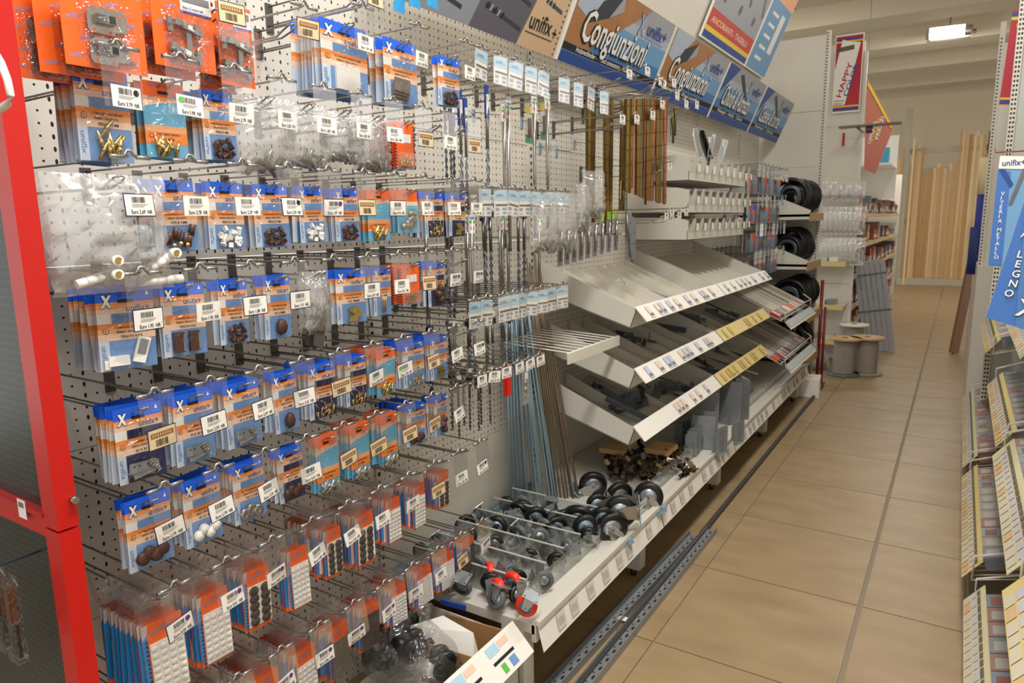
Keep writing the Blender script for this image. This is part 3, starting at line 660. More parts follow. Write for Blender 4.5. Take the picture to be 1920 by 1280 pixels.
for i, (px, py) in enumerate(((570, 12), (430, -20), (700, -40))):
    p = uy(px, py, XT); hook(XT, p.y, p.z, 'steel peg hook at the top edge, %s from left' % ORD[i], '1,94', 'b', None, 0, drop=.045)
for i, (px, py) in enumerate(((748, 28), (772, 20), (800, 22))):
    p = uy(px, py-20, -1.28); t = thing('fitting_bag', 'small orange and bright blue bag at top edge, %s of three' % ORD[i], 'bag', (-1.28+.01*i, p.y, p.z+.09), group='small bags at the top edge')
    m = MB().box((-.0004,-.022,-.11),(.0004,.022,.02), mat('bright_cyan','22a4e0',.35)); m.rect(.001,-.022,.022,-.075,-.045,orange); m.rect(.001,-.022,.022,-.045,-.03,peach); m.build('card', t)
    pouch_mesh(.023, -.112, 0, 3, clearp, .008).build('pouch', t)

# red framed display panel standing at right angles to the wall
rf = thing('display_stand', 'red framed display panel with dark perforated sheets at the left edge', 'display', (-1.24, .50, 0))
zj = on(149, 985, 0, -1.24).z
for z0, z1 in ((0, zj-.002), (zj+.002, 2.3)):
    MB().box((-.048, .012, z0), (0, .046, z1), red).build('frame_post', rf)
for zc in (zj, 2.28, .04):
    MB().box((-.75, .016, zc-.022), (-.048, .042, zc+.022), red).build('cross_rail', rf)
MB().box((-.75, .010, zj+.016), (-.048, .016, zj+.024), mat('dark_red', 'b0120c', .35)).build('rail_lip', rf)
def perf():
    m = bpy.data.materials.new('perforated_dark_sheet'); m.use_nodes = True; nt = m.node_tree; b = nt.nodes['Principled BSDF']
    tc = nt.nodes.new('ShaderNodeTexCoord'); v = nt.nodes.new('ShaderNodeTexVoronoi'); v.inputs['Randomness'].default_value = 0; v.inputs['Scale'].default_value = 1
    r = nt.nodes.new('ShaderNodeValToRGB'); r.color_ramp.interpolation = 'CONSTANT'; r.color_ramp.elements[0].color = (*lin('4d5754'), 1); r.color_ramp.elements[1].position = .17; r.color_ramp.elements[1].color = (*lin('2a3230'), 1)
    mp = nt.nodes.new('ShaderNodeMapping'); mp.inputs['Scale'].default_value = (75, 0, 75); mp.inputs['Location'].default_value = (0, 0, 0)
    nt.links.new(tc.outputs['Object'], mp.inputs[0]); nt.links.new(mp.outputs[0], v.inputs['Vector']); nt.links.new(v.outputs['Distance'], r.inputs[0]); nt.links.new(r.outputs[0], b.inputs['Base Color'])
    b.inputs['Roughness'].default_value = .3; b.inputs['Metallic'].default_value = .3; return m
pm_ = perf()
MB().box((-.75, .028, .04), (-.048, .032, zj-.02), pm_).build('perforated_sheet', rf); MB().box((-.75, .028, zj+.02), (-.048, .032, 2.27), pm_).build('perforated_sheet', rf)
MB().rect(0, 0, .034, 0, .03, paper)
m = MB().quad([(-.135, .0095, zj+.0), (-.105, .0095, zj+.0), (-.105, .0095, zj+.035), (-.135, .0095, zj+.035)], paper)
for i in range(5): m.quad([(-.13+i*.004, .009, zj+.02), (-.128+i*.004, .009, zj+.02), (-.128+i*.004, .009, zj+.03), (-.13+i*.004, .009, zj+.03)], ink)
m.build('price_sticker', rf)
MB().cyl((0, .04, zj+.05), (.012, .04, zj+.05), .006, chrome, 12).build('bolt', rf)
# tools hanging on the panel and white rope
p = on(40, 1045, 1, .50)
h = thing('peg_hook', 'thin blue steel hook on the dark perforated panel', 'hook', (p.x, .50, p.z))
MB().tube([(0, .028, 0), (0, -.1, 0), (0, -.12, .012)], .002, mat('blue_steel', '6f8ea5', .3, .8)).build('wire', h)
for i, (px, py) in enumerate(((2, 1150), (26, 1170))):
    p = on(px, py, 1, .47); t = thing('scraper', '%s scraper tool in clear sleeve on the dark panel' % ('left' if i == 0 else 'right'), 'tool', (p.x, .47, p.z))
    m = MB().box((-.007, -.006, .0), (.007, .006, .07), mat('orange_brown_wood', '5d3a20', .5)); m.build('handle', t)
    MB().box((-.013, -.003, -.06), (.013, .003, .0), blackm).build('blade', t); MB().box((-.017, -.009, -.07), (.017, .009, .09), clearp).build('sleeve', t)
pts = [on(px, py, 1, .42) for px, py in ((-12, 95), (2, 118), (14, 150), (20, 178), (14, 195), (-4, 208))]
o = MB().tube(pts, .0045, white, 8).build('rope'); tag(o, 'white twisted rope loop hanging over the red frame', 'rope')

# ---------------- second bay: long hooks with ticket flaps, drill bits
def ticket_mesh(kind, seed):
    m = MB(); w_ = .031; r = random.Random(seed)
    m.box((-.0005,-w_,-.088),(.0005,w_,-.008), paper); m.rect(.001,-w_,w_,-.040,-.010, mat('ticket_blue','a9cfe2',.5)); m.text('unifix', .009, (.0016,-w_+.008,-.026),(0,1,0),(0,0,1), blue2, fit=.034); m.rect(.001,-w_+.004,w_-.004,-.030,-.0285, mat('tick_line','4f7da5',.5))
    m.rect(.001,-w_+.006,w_,-.057,-.051, ink)
    for q in range(6): m.rect(.001,-w_+.006+q*.003,-w_+.0075+q*.003,-.072,-.062, ink)
    m.text('2,%d0' % r.randint(1,9), .009, (.001,-w_+.006,-.084),(0,1,0),(0,0,1), ink, fit=.014); m.rect(.001,.006,w_-.004,-.070,-.062,mat('pale_ink','8d95b5',.5)); m.rect(.001,.008,w_-.006,-.082,-.075,lblue)
    return m
TK = [ticket_mesh(0, i).mesh('ticket') for i in range(4)]
FLAP = MB().quad([(.002,-.034,.0),(.002,.034,.0),(.002,.034,-.092),(.002,-.034,-.092)], clearh).mesh('clear_flap')
def ticket_hook(x, y, z, label, group, rz=0, rx=0, small=False):
    t = thing('peg_hook', label, 'hook', (x, y, z), (0, 0, 0), group)
    for me, n in zip(get_hw(x-XW), ('backplate','product_wire','label_wire','tag_bar')): put(n, me, t)
    if small: g = put('price_tag', tag_mesh('2,%d5' % rnd.randint(1, 9), 'w', None), t, (0, 0, -.02), (rx, 0, rz))
    else: put('ticket', TK[rnd.randrange(4)], t, (0, 0, 0), (rx, 0, rz)); put('clear_flap', FLAP, t, (0, 0, 0), (rx, 0, rz))
for z, ys, rn, small in ((2.0, [1.765,1.865,1.955,2.045,2.13,2.27,2.38,2.49,2.60], 'top', 0), (1.605, [1.765,1.85,1.93,1.99,2.06,2.14,2.20,2.27], 'middle', 0), (1.27, [1.70,1.765,1.86,1.92,1.975,2.035,2.10,2.17,2.25], 'lower', 0), (1.035, [1.72,1.79,1.86,1.94,2.01,2.08], 'lowest', 1)):
    for i, y in enumerate(ys):
        ticket_hook(-1.22, y, z, 'peg hook with %s ticket, %s from left, %s ticket row beside the rods' % ('small white' if small else 'blue-topped', ORD[i], rn), 'ticket hooks, %s row' % rn, rnd.uniform(-.25,.15), rnd.uniform(-.15,.15), small)
# drill bits
def bit_mesh(L_, r, head):
    sh = MB(); n = 34
    fl_ = L_*.6
    if head == 1: fl_ = L_*.02
    sh.cyl((0,0,-.02), (0,0,-(L_-fl_)), r*.95, chrome if head != 2 else steel, 8); n = n if head != 1 else 2
    for i in range(n+1):
        z = -(L_-fl_)-fl_*i/n; a_ = i*.75
        for s in (0, 1): sh.v.append(Vector((math.cos(a_+s*math.pi)*r*1.15, math.sin(a_+s*math.pi)*r*1.15, z)))
    base = len(sh.v)-2*(n+1)
    for i in range(n): sh.face((base+2*i, base+2*i+1, base+2*i+3, base+2*i+2), steel if head != 1 else darkm)
    sh.cyl((0,0,-(L_-fl_)), (0,0,-L_), r*.62, darkm, 6, r*.5)
    hd = MB()
    if head == 0: hd.box((-.003,-.009,-.09),(.003,.009,.014), blue2); hd.rect(.004,-.007,.007,-.055,-.015, paper)
    elif head == 1: hd.box((-.003,-.018,-.075),(.003,.018,.012), clearh); hd.box((-.0032,-.016,-.062),(.0034,.016,-.004), paper); hd.rect(.0038,-.016,.016,-.030,-.022, green); hd.rect(.0038,-.010,.008,-.052,-.040, mat('label_red','c03030',.5)); hd.rect(.0038,-.012,.012,-.018,-.01, lblue)
    else: hd.box((-.006,-.013,-.022),(.006,.013,-.002), blackm); hd.box((-.001,-.016,-.004),(.003,.016,.028), clearh); hd.rect(.004,-.012,.012,.004,.022, paper)
    return sh.mesh('shaft'), hd.mesh('plastic_head')
BITS = {}
def bit(x, y, z, L_, r, head, label, group, rot=(0,0,0)):
    k = (L_, r, head)
    if k not in BITS: BITS[k] = bit_mesh(*k)
    t = thing('drill_bit', label, 'drill bit', (x, y, z), rot, group); put('shaft', BITS[k][0], t); put('plastic_head', BITS[k][1], t)
for i, (px, py, X, L_, r, hd_) in enumerate(((832,150,-1.33,.32,.0045,0),(842,180,-1.36,.30,.0045,0),(848,195,-1.42,.30,.005,0),(862,190,-1.30,.42,.005,0),(872,205,-1.34,.40,.005,0),(912,180,-1.33,.45,.006,0),(952,198,-1.30,.5,.0065,1),(944,205,-1.38,.5,.0065,1),(1001,190,-1.33,.5,.0065,1),(1026,183,-1.33,.5,.0065,1))):
    p = uy(px, py, X); bit(X, p.y, p.z+.02, L_, r, hd_, ('long bit under %s, %s from left in upper row' % ('blue plastic head' if hd_ == 0 else 'green and white label', ORD[i])), 'long drill bits of the upper row')
for j, (z, ys, L_, rr, nm) in enumerate(((1.54, [1.70+.036*i for i in range(17)], .36, .006, 'middle'), (1.17, [1.70+.036*i for i in range(16)], .24, .005, 'lower'), (.98, [1.84+.022*i for i in range(7)], .2, .0045, 'lowest'))):
    for i, y in enumerate(ys):
        X = (-1.40, -1.33, -1.46)[i % 3]; bit(X, y, z+rnd.uniform(-.015,.01), L_*(1, .9, 1.05)[i%3], rr, 2 if i%2 else 1 if j == 0 else 2, '%s drill bit from left in the %s hanging bit row' % (ORD[i], nm), 'drill bits of the %s row' % nm, (rnd.uniform(-.02,.02), 0, 0))
for i, (px, py) in enumerate(((998, 200), (1026, 195))):
    p = uy(px-6, py+38, -1.42); t = thing('tool_pack', 'green and yellow carded wooden tool on pegboard, %s of two' % ORD[i], 'pack', (-1.42, p.y, p.z), group='green tool packs')
    m = MB().box((-.002,-.025,-.06),(.002,.025,-.03), mat('pack_green','2f9a6a',.4)); m.box((-.002,-.025,.05),(.002,.025,.075), mat('pack_yellow','e0c22a',.4)); m.build('card', t)
    MB().cyl((.008,-.008,-.04),(.008,-.008,.03),.008,MATS['orange_brown_wood'],10).build('handle', t); MB().box((-.002,-.026,-.062),(.02,.026,.08),clearh).build('blister', t)
p = uy(951, 712, -1.3); o = MB().box((-.008,-.012,-.055),(.008,.012,.05), mat('red_plastic','d8251b',.4)).build('drill_case', None, (-1.3,p.y,p.z)); tag(o, 'small bright red plastic bit case hanging among the lowest bits', 'case')
t = thing('bit_pack', 'clear sleeve with two screw bits hanging in front of the blue rods', 'pack', tuple(uy(984, 720, -1.3)))
MB().box((-.003,-.018,-.075),(.006,.018,.075), clearb).build('sleeve', t); MB().rect(.007,-.010,.010,.02,.045,paper).build('label_sticker', t)
for s in (-.03, -.005): MB().cyl((.003,0,s),(.003,0,s+.02),.006,chrome,10).build('bit', t)
# square staples / spare plates on bare pegboard
for i, (px, py) in enumerate(((895,215),(921,218),(985,230),(1066,185),(1096,190),(1050,285),(1083,270),(1019,278))):
    p = uy(px, py, XW+.02); t = thing('peg_hook', 'bare short double hook on empty pegboard, %s from left above the tickets' % ORD[i], 'hook', tuple(p), group='bare short hooks on the empty pegboard')
    MB().box((-.02,-.008,-.022),(-.014,.008,.022), zinc).build('backplate', t); MB().tube([(-.014,0,.01),(.05,0,.0),(.06,0,.012)],.002,chrome).build('product_wire', t)
# clear bags of bolts
for i, (px, py, s) in enumerate(((1020,395,1.3),(1050,390,1.4),(1082,370,1.2),(1098,345,1.2))):
    p = uy(px, py, -1.2); product('C', 'metal', -1.2+.01*i, p.y, p.z+.02, 'clear plastic bag of zinc bolts, %s from left above the sloping bins' % ORD[i], 'bags of bolts above the bins', True, (s, s*1.1), False, rnd.uniform(-.3,.2))
# hinged flat straps, carded, in a row
pa, pb = uy(1040, 445, -1.30), uy(1165, 420, -1.30); hr = thing('hanging_rail', 'thin steel rail carrying the row of long carded bolts', 'rail', (-1.30, pa.y, pa.z)); MB().tube([(-.29,0,0),(0,0,0),(0,pb.y-pa.y,0),(-.29,pb.y-pa.y,0)], .003, chrome).build('rail_wire', hr)
for i in range(9):
    p = uy(1050+i*13, 455-i*3, -1.30); t = thing('carded_bolt', 'long bolt on grey card, %s in the row above the bins' % ORD[i], 'pack', tuple(p), group='long carded bolts')
    MB().box((-.001,-.02,-.09),(.001,.02,.05), mat('grey_card','8a8590',.5)).build('card', t); MB().cyl((.006,0,-.07),(.006,0,.04),.006,chrome,10).build('bolt', t)
    if i > 5: MB().rect(.002,-.02,.02,.05,.085,mat('lime_card','98c53a',.5)).build('header_card', t)
for i, (px, py) in enumerate(((1180,420),(1192,428),(1205,435))):
    p = uy(px, py, -1.2); t = thing('hinge_plate', 'grey steel hinge plate hanging over the bins, %s of three' % ORD[i], 'hinge', (-1.2-.02*i, p.y, p.z+.03), (.25-.2*i,0,.1), group='grey hinge plates')
    MB().box((-.0015,-.03,-.15),(.0015,.03,.02), mat('grey_steel','8f959e',.4,.5)).build('plate', t); m = MB()
    for q in (-.12,-.08,-.03): m.cyl((.0016,.01,q),(.002,.01,q),.004,ink,8)
    m.cyl((0,-.03,-.15),(0,-.03,.02),.005,steel,8); m.build('knuckle', t)

# threaded rods leaning, and rods lying along the back
def rod(a_, b_, r, m, label, group, name='threaded_rod'):
    a_, b_ = Vector(a_), Vector(b_); o = MB().cyl((0,0,0), tuple(b_-a_), r, m, 8).build(name, None, a_); tag(o, label, 'rod', group)
for i in range(20):
    u = i/19; y = 2.34+.17*u; x = -1.53+.15*u+rnd.uniform(-.02,.02)
    rod((x, y+rnd.uniform(-.01,.01), .302), (-1.565, 2.40+.17*u+rnd.uniform(-.01,.01), 1.12+rnd.uniform(0,.14)), .0046, zinc, 'blue zinc threaded rod, %s from left in the leaning bundle' % ORD[i], 'blue zinc threaded rods')
for i in range(14):
    u = i/13; y = 2.50+.10*u; x = -1.42+.10*u+rnd.uniform(-.015,.015)
    rod((x, y, .302), (-1.56, 2.56+.11*u, 1.22+rnd.uniform(0,.16)), .0042, bronze, 'bronze threaded rod, %s from left in the leaning bundle' % ORD[i], 'bronze threaded rods')
for i in range(6): rod((-1.575+.012*(i%3), 1.66, .306+.011*(i//3)), (-1.575+.012*(i%3), 2.60, .306+.011*(i//3)), .005, zinc, 'blue zinc rod lying along the back of the castor shelf, %s one' % ORD[i], 'rods lying on the castor shelf')
wr = thing('wire_rack', 'small cream wire rack with ticket front beside the leaning rods', 'rack', (-1.4, 2.45, 1.02))
m = MB()
for i in range(9): m.tube([(-.18, -.22+.05*i, .02), (.22, -.22+.05*i, -.0)], .0025, cream)
m.tube([(.22,-.24,0),(.22,.22,0)], .003, cream); m.tube([(-.18,-.24,.02),(-.18,.22,.02)], .003, cream); m.build('wire_grid', wr)
MB().box((.222,-.24,-.04),(.226,.22,.0), cream).build('ticket_front', wr)

# ---------------- sloping bins with dividers
PROF = [(-1.595,1.34),(-1.103,1.134),(-1.131,1.054),(-1.44,1.149),(-1.595,1.20)]
def prism(m, prof, y0, y1, mm, dz=0):
    b = len(m.v); n = len(prof)
    for y in (y0, y1):
        for p in prof: m.v.append(Vector((p[0], y, p[1]+dz)))
    m.face(tuple(b+i for i in range(n)), mm); m.face(tuple(b+n+i for i in reversed(range(n))), mm)
    for i in range(n): m.face((b+i, b+n+i, b+n+(i+1)%n, b+(i+1)%n), mm)
tilec = [mat('tick_a','b9c6d4',.5), mat('tick_b','c6c2cc',.5), mat('tick_c','dfcfbd',.5)]
def tray(y0, y1, dz, label, ymat, nd):
    t = thing('sloping_bin', label, 'bin', (0, 0, 0), group='sloping divided bins')
    m = MB()
    m.quad([(-1.595,y0,1.20+dz),(-1.44,y0,1.152+dz),(-1.44,y1,1.152+dz),(-1.595,y1,1.20+dz)], cream2); m.box((0,0,0),(.0001,.0001,.0001),cream2,None,(-1.44,y0,1.152+dz))
    prism(m, [(-1.44,1.152),(-1.131,1.057),(-1.131,1.053),(-1.44,1.148)], y0, y1, cream2, dz); prism(m, [(-1.103,1.134),(-1.131,1.054),(-1.134,1.054),(-1.106,1.134)], y0, y1, cream2, dz)
    m.build('bin_floor', t)
    for y in (y0, y1-.003): s_ = MB(); prism(s_, PROF, y, y+.003, cream2, dz); s_.build('side_panel', t)
    for i in range(1, nd):
        y = y0+(y1-y0)*i/nd; s_ = MB(); prism(s_, [(-1.585,1.275),(-1.15,1.088),(-1.133,1.06),(-1.44,1.152),(-1.585,1.205)], y, y+.002, cream, dz); s_.build('divider', t)
    f = MB(); prism(f, [(-1.106,1.146),(-1.052,1.088),(-1.056,1.086),(-1.110,1.144)], y0-.01, y1+.0, paper if not ymat else mat('yellow_ticket','dcc887',.5), dz)
    def P(y, k): return (-1.106+.054*k+.0022, y, 1.146-.058*k+dz+.0022)
    r = random.Random(int(y0*77+dz*100)); y = y0+.06
    while y < y1-.08:
        wd = r.choice([.04,.05]); 
        if r.random() < .75:
            mm = tilec[r.randrange(3)] if not ymat else mat('yellow_dark','c9ae5f',.5); f.quad([P(y,.9),P(y+wd,.9),P(y+wd,.15),P(y,.15)], mm); f.quad([tuple(Vector(P(y+.005,.8))+Vector((.001,0,.001))),tuple(Vector(P(y+wd*.8,.8))+Vector((.001,0,.001))),tuple(Vector(P(y+wd*.8,.62))+Vector((.001,0,.001))),tuple(Vector(P(y+.005,.62))+Vector((.001,0,.001)))], mat('soft_ink','77727a',.6) if not ymat else MATS['yellow_dark'])
        y += wd+r.choice([.01,.05,.09])
    f.build('ticket_front', t)
lv = [(0,'top'),(-.259,'middle'),(-.51,'bottom')]
for k, (y0, y1) in enumerate(((2.68, 3.80), (3.83, 4.92))):
    for j, (dz, nm) in enumerate(lv):
        tray(y0, y1, dz, 'cream sloping divided bin, %s level, %s bay' % (nm, 'near' if k == 0 else 'far'), k == 1 and j > 0, (9, 7, 4)[j])
def bfloor(px, py, dz, lift=.01):   # point on the sloping bin floor
    n = Vector((.095, 0, .309)).normalized(); P0 = Vector((-1.44, 0, 1.152+dz+lift)); d = fw*FPX+rt*(px-960)-up*(py-640)
    return CAM+d*((P0-CAM).dot(n)/d.dot(n))
def plate_holes(m, y0, y1, z0, z1, x, n):
    for i in range(n):
        for j in range(2): c = (x, y0+(y1-y0)*(i+.5)/n, z0+(z1-z0)*(j+.5)/2); m.cyl(c, (c[0]+.0004, c[1], c[2]), .0035, ink, 6)
def bracket(kind, L_):
    m = MB(); w_ = L_*.35
    if kind == 0: m.box((0,-L_/2,0),(.002,L_/2,w_), darkm); m.box((0,-L_/2,0),(w_,L_/2,.002), darkm); plate_holes(m, -L_/2, L_/2, .0, w_, .002, 4)
    elif kind == 1: m.box((-L_/2,-.015,0),(L_/2,.015,.003), darkm); m.box((-L_/2,.012,0),(L_/2,.015,.02), darkm)
    elif kind == 2: m.box((0,-L_/2,0),(.002,L_/2,w_*1.4), darkm2); plate_holes(m, -L_/2, L_/2, 0, w_*1.4, .002, 3)
    else: m.box((-L_/2,-.006,0),(L_/2,.006,.002), darkm2); m.box((-L_/2,-.008,0),(L_/2,-.006,.012), darkm2)
    return m.mesh('angle_bracket')
BR = [bracket(0,.07), bracket(1,.28), bracket(2,.07), bracket(3,.34), bracket(0,.12)]
BRN = ['dark galvanised angle bracket','long dark galvanised angle strip','pale galvanised nail plate','long pale slotted strip','large dark galvanised angle bracket']
BL = [(0,[(1218,548,3),(1238,507,2),(1252,512,2),(1268,522,2),(1285,523,0),(1300,535,2)]),
 (-.259,[(1165,628,0),(1180,632,0),(1192,640,0),(1178,645,0),(1205,648,2),(1215,640,4),(1240,615,1),(1248,600,0),(1262,605,0),(1274,598,4),(1284,600,4),(1294,604,4),(1304,607,4),(1300,620,0),(1318,622,0),(1330,590,4),(1345,583,1),(1360,600,1),(1372,596,4),(1385,565,4),(1395,575,4),(1378,578,0)]),
 (-.51,[(1110,722,0),(1125,730,0),(1142,748,4),(1155,755,0),(1165,762,4),(1178,750,4),(1190,758,4),(1200,745,4),(1185,775,1),(1200,732,0),(1212,725,0),(1225,733,4),(1240,735,0),(1255,728,4),(1268,725,2),(1280,735,4),(1292,730,4),(1245,712,3),(1320,690,4),(1333,698,1),(1345,705,0),(1300,672,1),(1358,690,3),(1370,685,3),(1380,668,1)])]
for (dz, L_), (q, nm) in zip(BL, lv):
    for i, (px, py, k) in enumerate(L_):
        p = bfloor(px, py, dz, .012+.014*(i % 3 if len(L_) > 8 else 0)); o = put('angle_bracket', BR[k], None, p, (rnd.uniform(-.4,.4), .28+rnd.uniform(-.2,.2), rnd.uniform(-.3,.3) if k in (1,3) else rnd.uniform(-1.5,1.5)))
        tag(o, '%s in the %s sloping bin, %s from left' % (BRN[k], nm, ORD[i]), 'bracket', 'brackets in the %s bins' % nm)
p = bfloor(1160, 545, 0, .0); product('C', 'metal', p.x, p.y, p.z+.05, 'small crumpled clear bag lying in the near top bin', 'bags', True, (.7,.5))

# galvanised hangers and scrap on the base shelf
for i, (px, py, w_, h_, d_) in enumerate(((1372,790,.11,.26,.16),(1320,835,.10,.18,.12),(1352,850,.09,.14,.02),(1300,850,.07,.13,.05),(1285,830,.10,.12,.03),(1385,830,.08,.12,.02),(1330,800,.1,.22,.1))):
    p = on(px, py, 2, .305); t = thing('joist_hanger', 'galvanised joist hanger on the base shelf, %s of seven' % ORD[i], 'bracket', (p.x, p.y, .302), (0,0,rnd.uniform(-.3,.3)), 'galvanised joist hangers')
    m = MB().box((-d_/2,-w_/2,0),(-d_/2+.002,w_/2,h_), darkm2); m.box((-d_/2,-w_/2,0),(d_/2,-w_/2+.002,h_), darkm2); m.box((-d_/2,w_/2-.002,0),(d_/2,w_/2,h_), darkm2); m.box((-d_/2,-w_/2,0),(d_/2,w_/2,.002), darkm2); plate_holes(m, -w_/2, w_/2, .02, h_, -d_/2+.002, 3); m.build('body', t)
    MB().box((-d_/2,-w_/2-.03,.03),(-d_/2+.002,-w_/2,h_*.9), darkm2).build('flange', t)
SB = []
for k in range(4):
    m = MB(); mm = [mat('dark_bronze','3f352c',.35,.8), mat('dull_brass','8e7c58',.35,.8), steel, MATS['dark_bronze']][k]
    m.box((-.025,-.010,0),(.025,.010,.002), mm); m.box((.023,-.010,0),(.025,.010,.03), mm); m.cyl((-.01,0,.002),(-.01,0,.005),.004, chrome, 8); SB.append(m.mesh('furniture_bracket'))
for i in range(130):
    px, py = rnd.uniform(1135, 1300), rnd.uniform(845, 895); py += (1300-px)*.06; p = on(px, py, 2, .31)
    o = put('furniture_bracket', SB[rnd.randrange(4)], None, (p.x, p.y, .312+rnd.uniform(0,.05)), (rnd.uniform(-.8,.8), rnd.uniform(-.8,.8), rnd.uniform(0,6)))
    tag(o, 'small bronze furniture bracket in the loose heap under the bins', 'bracket', 'loose heap of bronze brackets')
for i, (px, py) in enumerate(((1160,838),(1240,842))):
    p = on(px, py, 2, .37); t = thing('wood_block', 'pine block under the bins, %s of two' % ('left' if i == 0 else 'right'), 'block', (p.x, p.y, .375)); MB().box((-.06,-.10+.03*i,-.012),(.06,.10-.03*i,.012), tanw).build('block', t)

# ---------------- castors
silver = mat('silver_hub', 'b9c2c9', .3, .8)
def caster_meshes(R, tm, hubm, wdt):
    ti = MB().lathe([(R*.62,-wdt),(R*.92,-wdt),(R,-wdt*.5),(R,wdt*.5),(R*.92,wdt),(R*.62,wdt)], tm, 24, 'Y')
    hu = MB().lathe([(.0001,-wdt*1.05),(R*.2,-wdt*1.05),(R*.3,-wdt*.6),(R*.62,-wdt*.85),(R*.64,wdt*.85),(R*.3,wdt*.6),(R*.2,wdt*1.05),(.0001,wdt*1.05)], hubm, 20, 'Y')
    fk = MB()
    for s in (-1, 1): y = s*wdt*1.35; fk.quad([(-R*.25,y,-R*.2),(R*.25,y,-R*.2),(R*.5,y,R*1.15),(-R*.5,y,R*1.15)], chrome); fk.box((-R*.25,y-.001,-R*.2),(R*.25,y+.001,R*.4), chrome); fk.box((-R*.42,y-.001,R*.4),(R*.42,y+.001,R*1.15), chrome)
    fk.cyl((0,-wdt*1.6,0),(0,wdt*1.6,0),R*.1,steel,8)
    pl = MB().box((-R*.75,-R*.75,R*1.15),(R*.75,R*.75,R*1.22), zinc if R > .05 else silver); pl.cyl((0,0,R*1.0),(0,0,R*1.15),R*.45,chrome,14)
    for a_ in (-1,1):
        for b_ in (-1,1): pl.cyl((a_*R*.55,b_*R*.55,R*1.221),(a_*R*.55,b_*R*.55,R*1.225),R*.09,ink,8)
    return [x.mesh(n) for x, n in ((ti,'tyre'),(hu,'hub'),(fk,'fork'),(pl,'plate'))]
silver = mat('silver_hub', 'b9c2c9', .3, .8)
CM = {'big': caster_meshes(.062, rubber, silver, .014), 'mid': caster_meshes(.045, rubber, zinc, .011), 'small': caster_meshes(.034, mat('grey_rubber','5d6063',.5), silver, .009), 'red': caster_meshes(.034, mat('red_tyre','e0301c',.4), mat('grey_hub','77808a',.5), .011), 'dark': caster_meshes(.034, rubber, steel, .009)}
def caster(kind, p, rot, label, group):
    t = thing('castor', label, 'castor', p, rot, group)
    for me, n in zip(CM[kind], ('tyre','hub','fork','plate')): put(n, me, t)
big = [(1112,908,.35),(1160,928,.35),(1216,930,.35),(1120,945,.37),(1085,972,.36),(1147,988,.35),(1098,985,.38),(1163,958,.40),(1005,968,.36),(972,958,.36),(930,988,.35),(1130,968,.39),(1035,1000,.35),(1060,975,.35)]
for i, (px, py, z) in enumerate(big):
    p = on(px, py, 2, z); k = 'big' if i in (0,1,2,5,4,7) else 'mid'; lean = rnd.choice([-1,1])
    caster(k, p, (rnd.uniform(-.35,.2), rnd.uniform(1.2,4.2), rnd.uniform(.1,.8)), '%s castor with black rubber tyre, %s of the loose large ones' % ('large' if k == 'big' else 'medium', ORD[i]), 'black tyred castors')
for i, (px, py) in enumerate(((918,1072),(962,1090),(935,1103),(987,1135))):
    p = on(px, py, 2, .365); caster('red', p, (rnd.uniform(-.6,.6), rnd.uniform(0,5), rnd.uniform(-1,.4)), 'castor with bright red tyre, %s from left' % ORD[i], 'red tyred castors')
n_ = 0
for c in range(6):
    for q in range(8):
        y = 1.665+.125*c+(.03 if q % 2 else -.03); x = -1.51+.062*q; n_ += 1
        if c < 1 and q < 2: continue
        caster(('small','dark','small','mid')[(c+q*3) % 4] if c > 2 else ('small','dark')[(c+q)%2], (x+rnd.uniform(-.02,.02), y+rnd.uniform(-.02,.02), .338+rnd.uniform(0,.02)), (rnd.uniform(-.5,.5), rnd.uniform(0,6), rnd.uniform(-.6,.9)),
               'small steel castor, %s from the back in the %s divided row' % (ORD[q], ORD[c]), 'small castors between the acrylic dividers')
for c in range(6):
    y = 1.73+.125*c-.0; o = MB().box((-1.53, y, .301), (-1.07, y+.003, .385), acryl).build('divider'); o.data.materials.append(cream)
    e = MB().box((-1.53, y-.001, .384), (-1.07, y+.004, .388), mat('acrylic_edge','c9c7bd',.3)).build('edge_strip', o); tag(o, 'clear acrylic divider between castors, %s from the near end' % ORD[c], 'divider', 'acrylic dividers of the castor shelf')
t = thing('wire_basket', 'small white wire basket half hidden behind the black castors', 'basket', tuple(on(1170, 965, 2, .302)))
m = MB()
for i in range(14): m.tube([(-.06,-.09+.014*i,.0),(.06,-.09+.014*i,.0),(.06,-.09+.014*i,.055)], .0013, white)
for z in (.01,.03,.055): m.tube([(.06,-.09,z),(.06,.092,z)], .0015, white)
m.build('wire_mesh', t)
# white divider plate between castors and scrap
o = MB().box((-1.55,2.70,.301),(-1.0,2.73,.318), cream2).build('shelf_riser'); tag(o, 'cream riser strip crossing the base shelf behind the castors', 'strip')

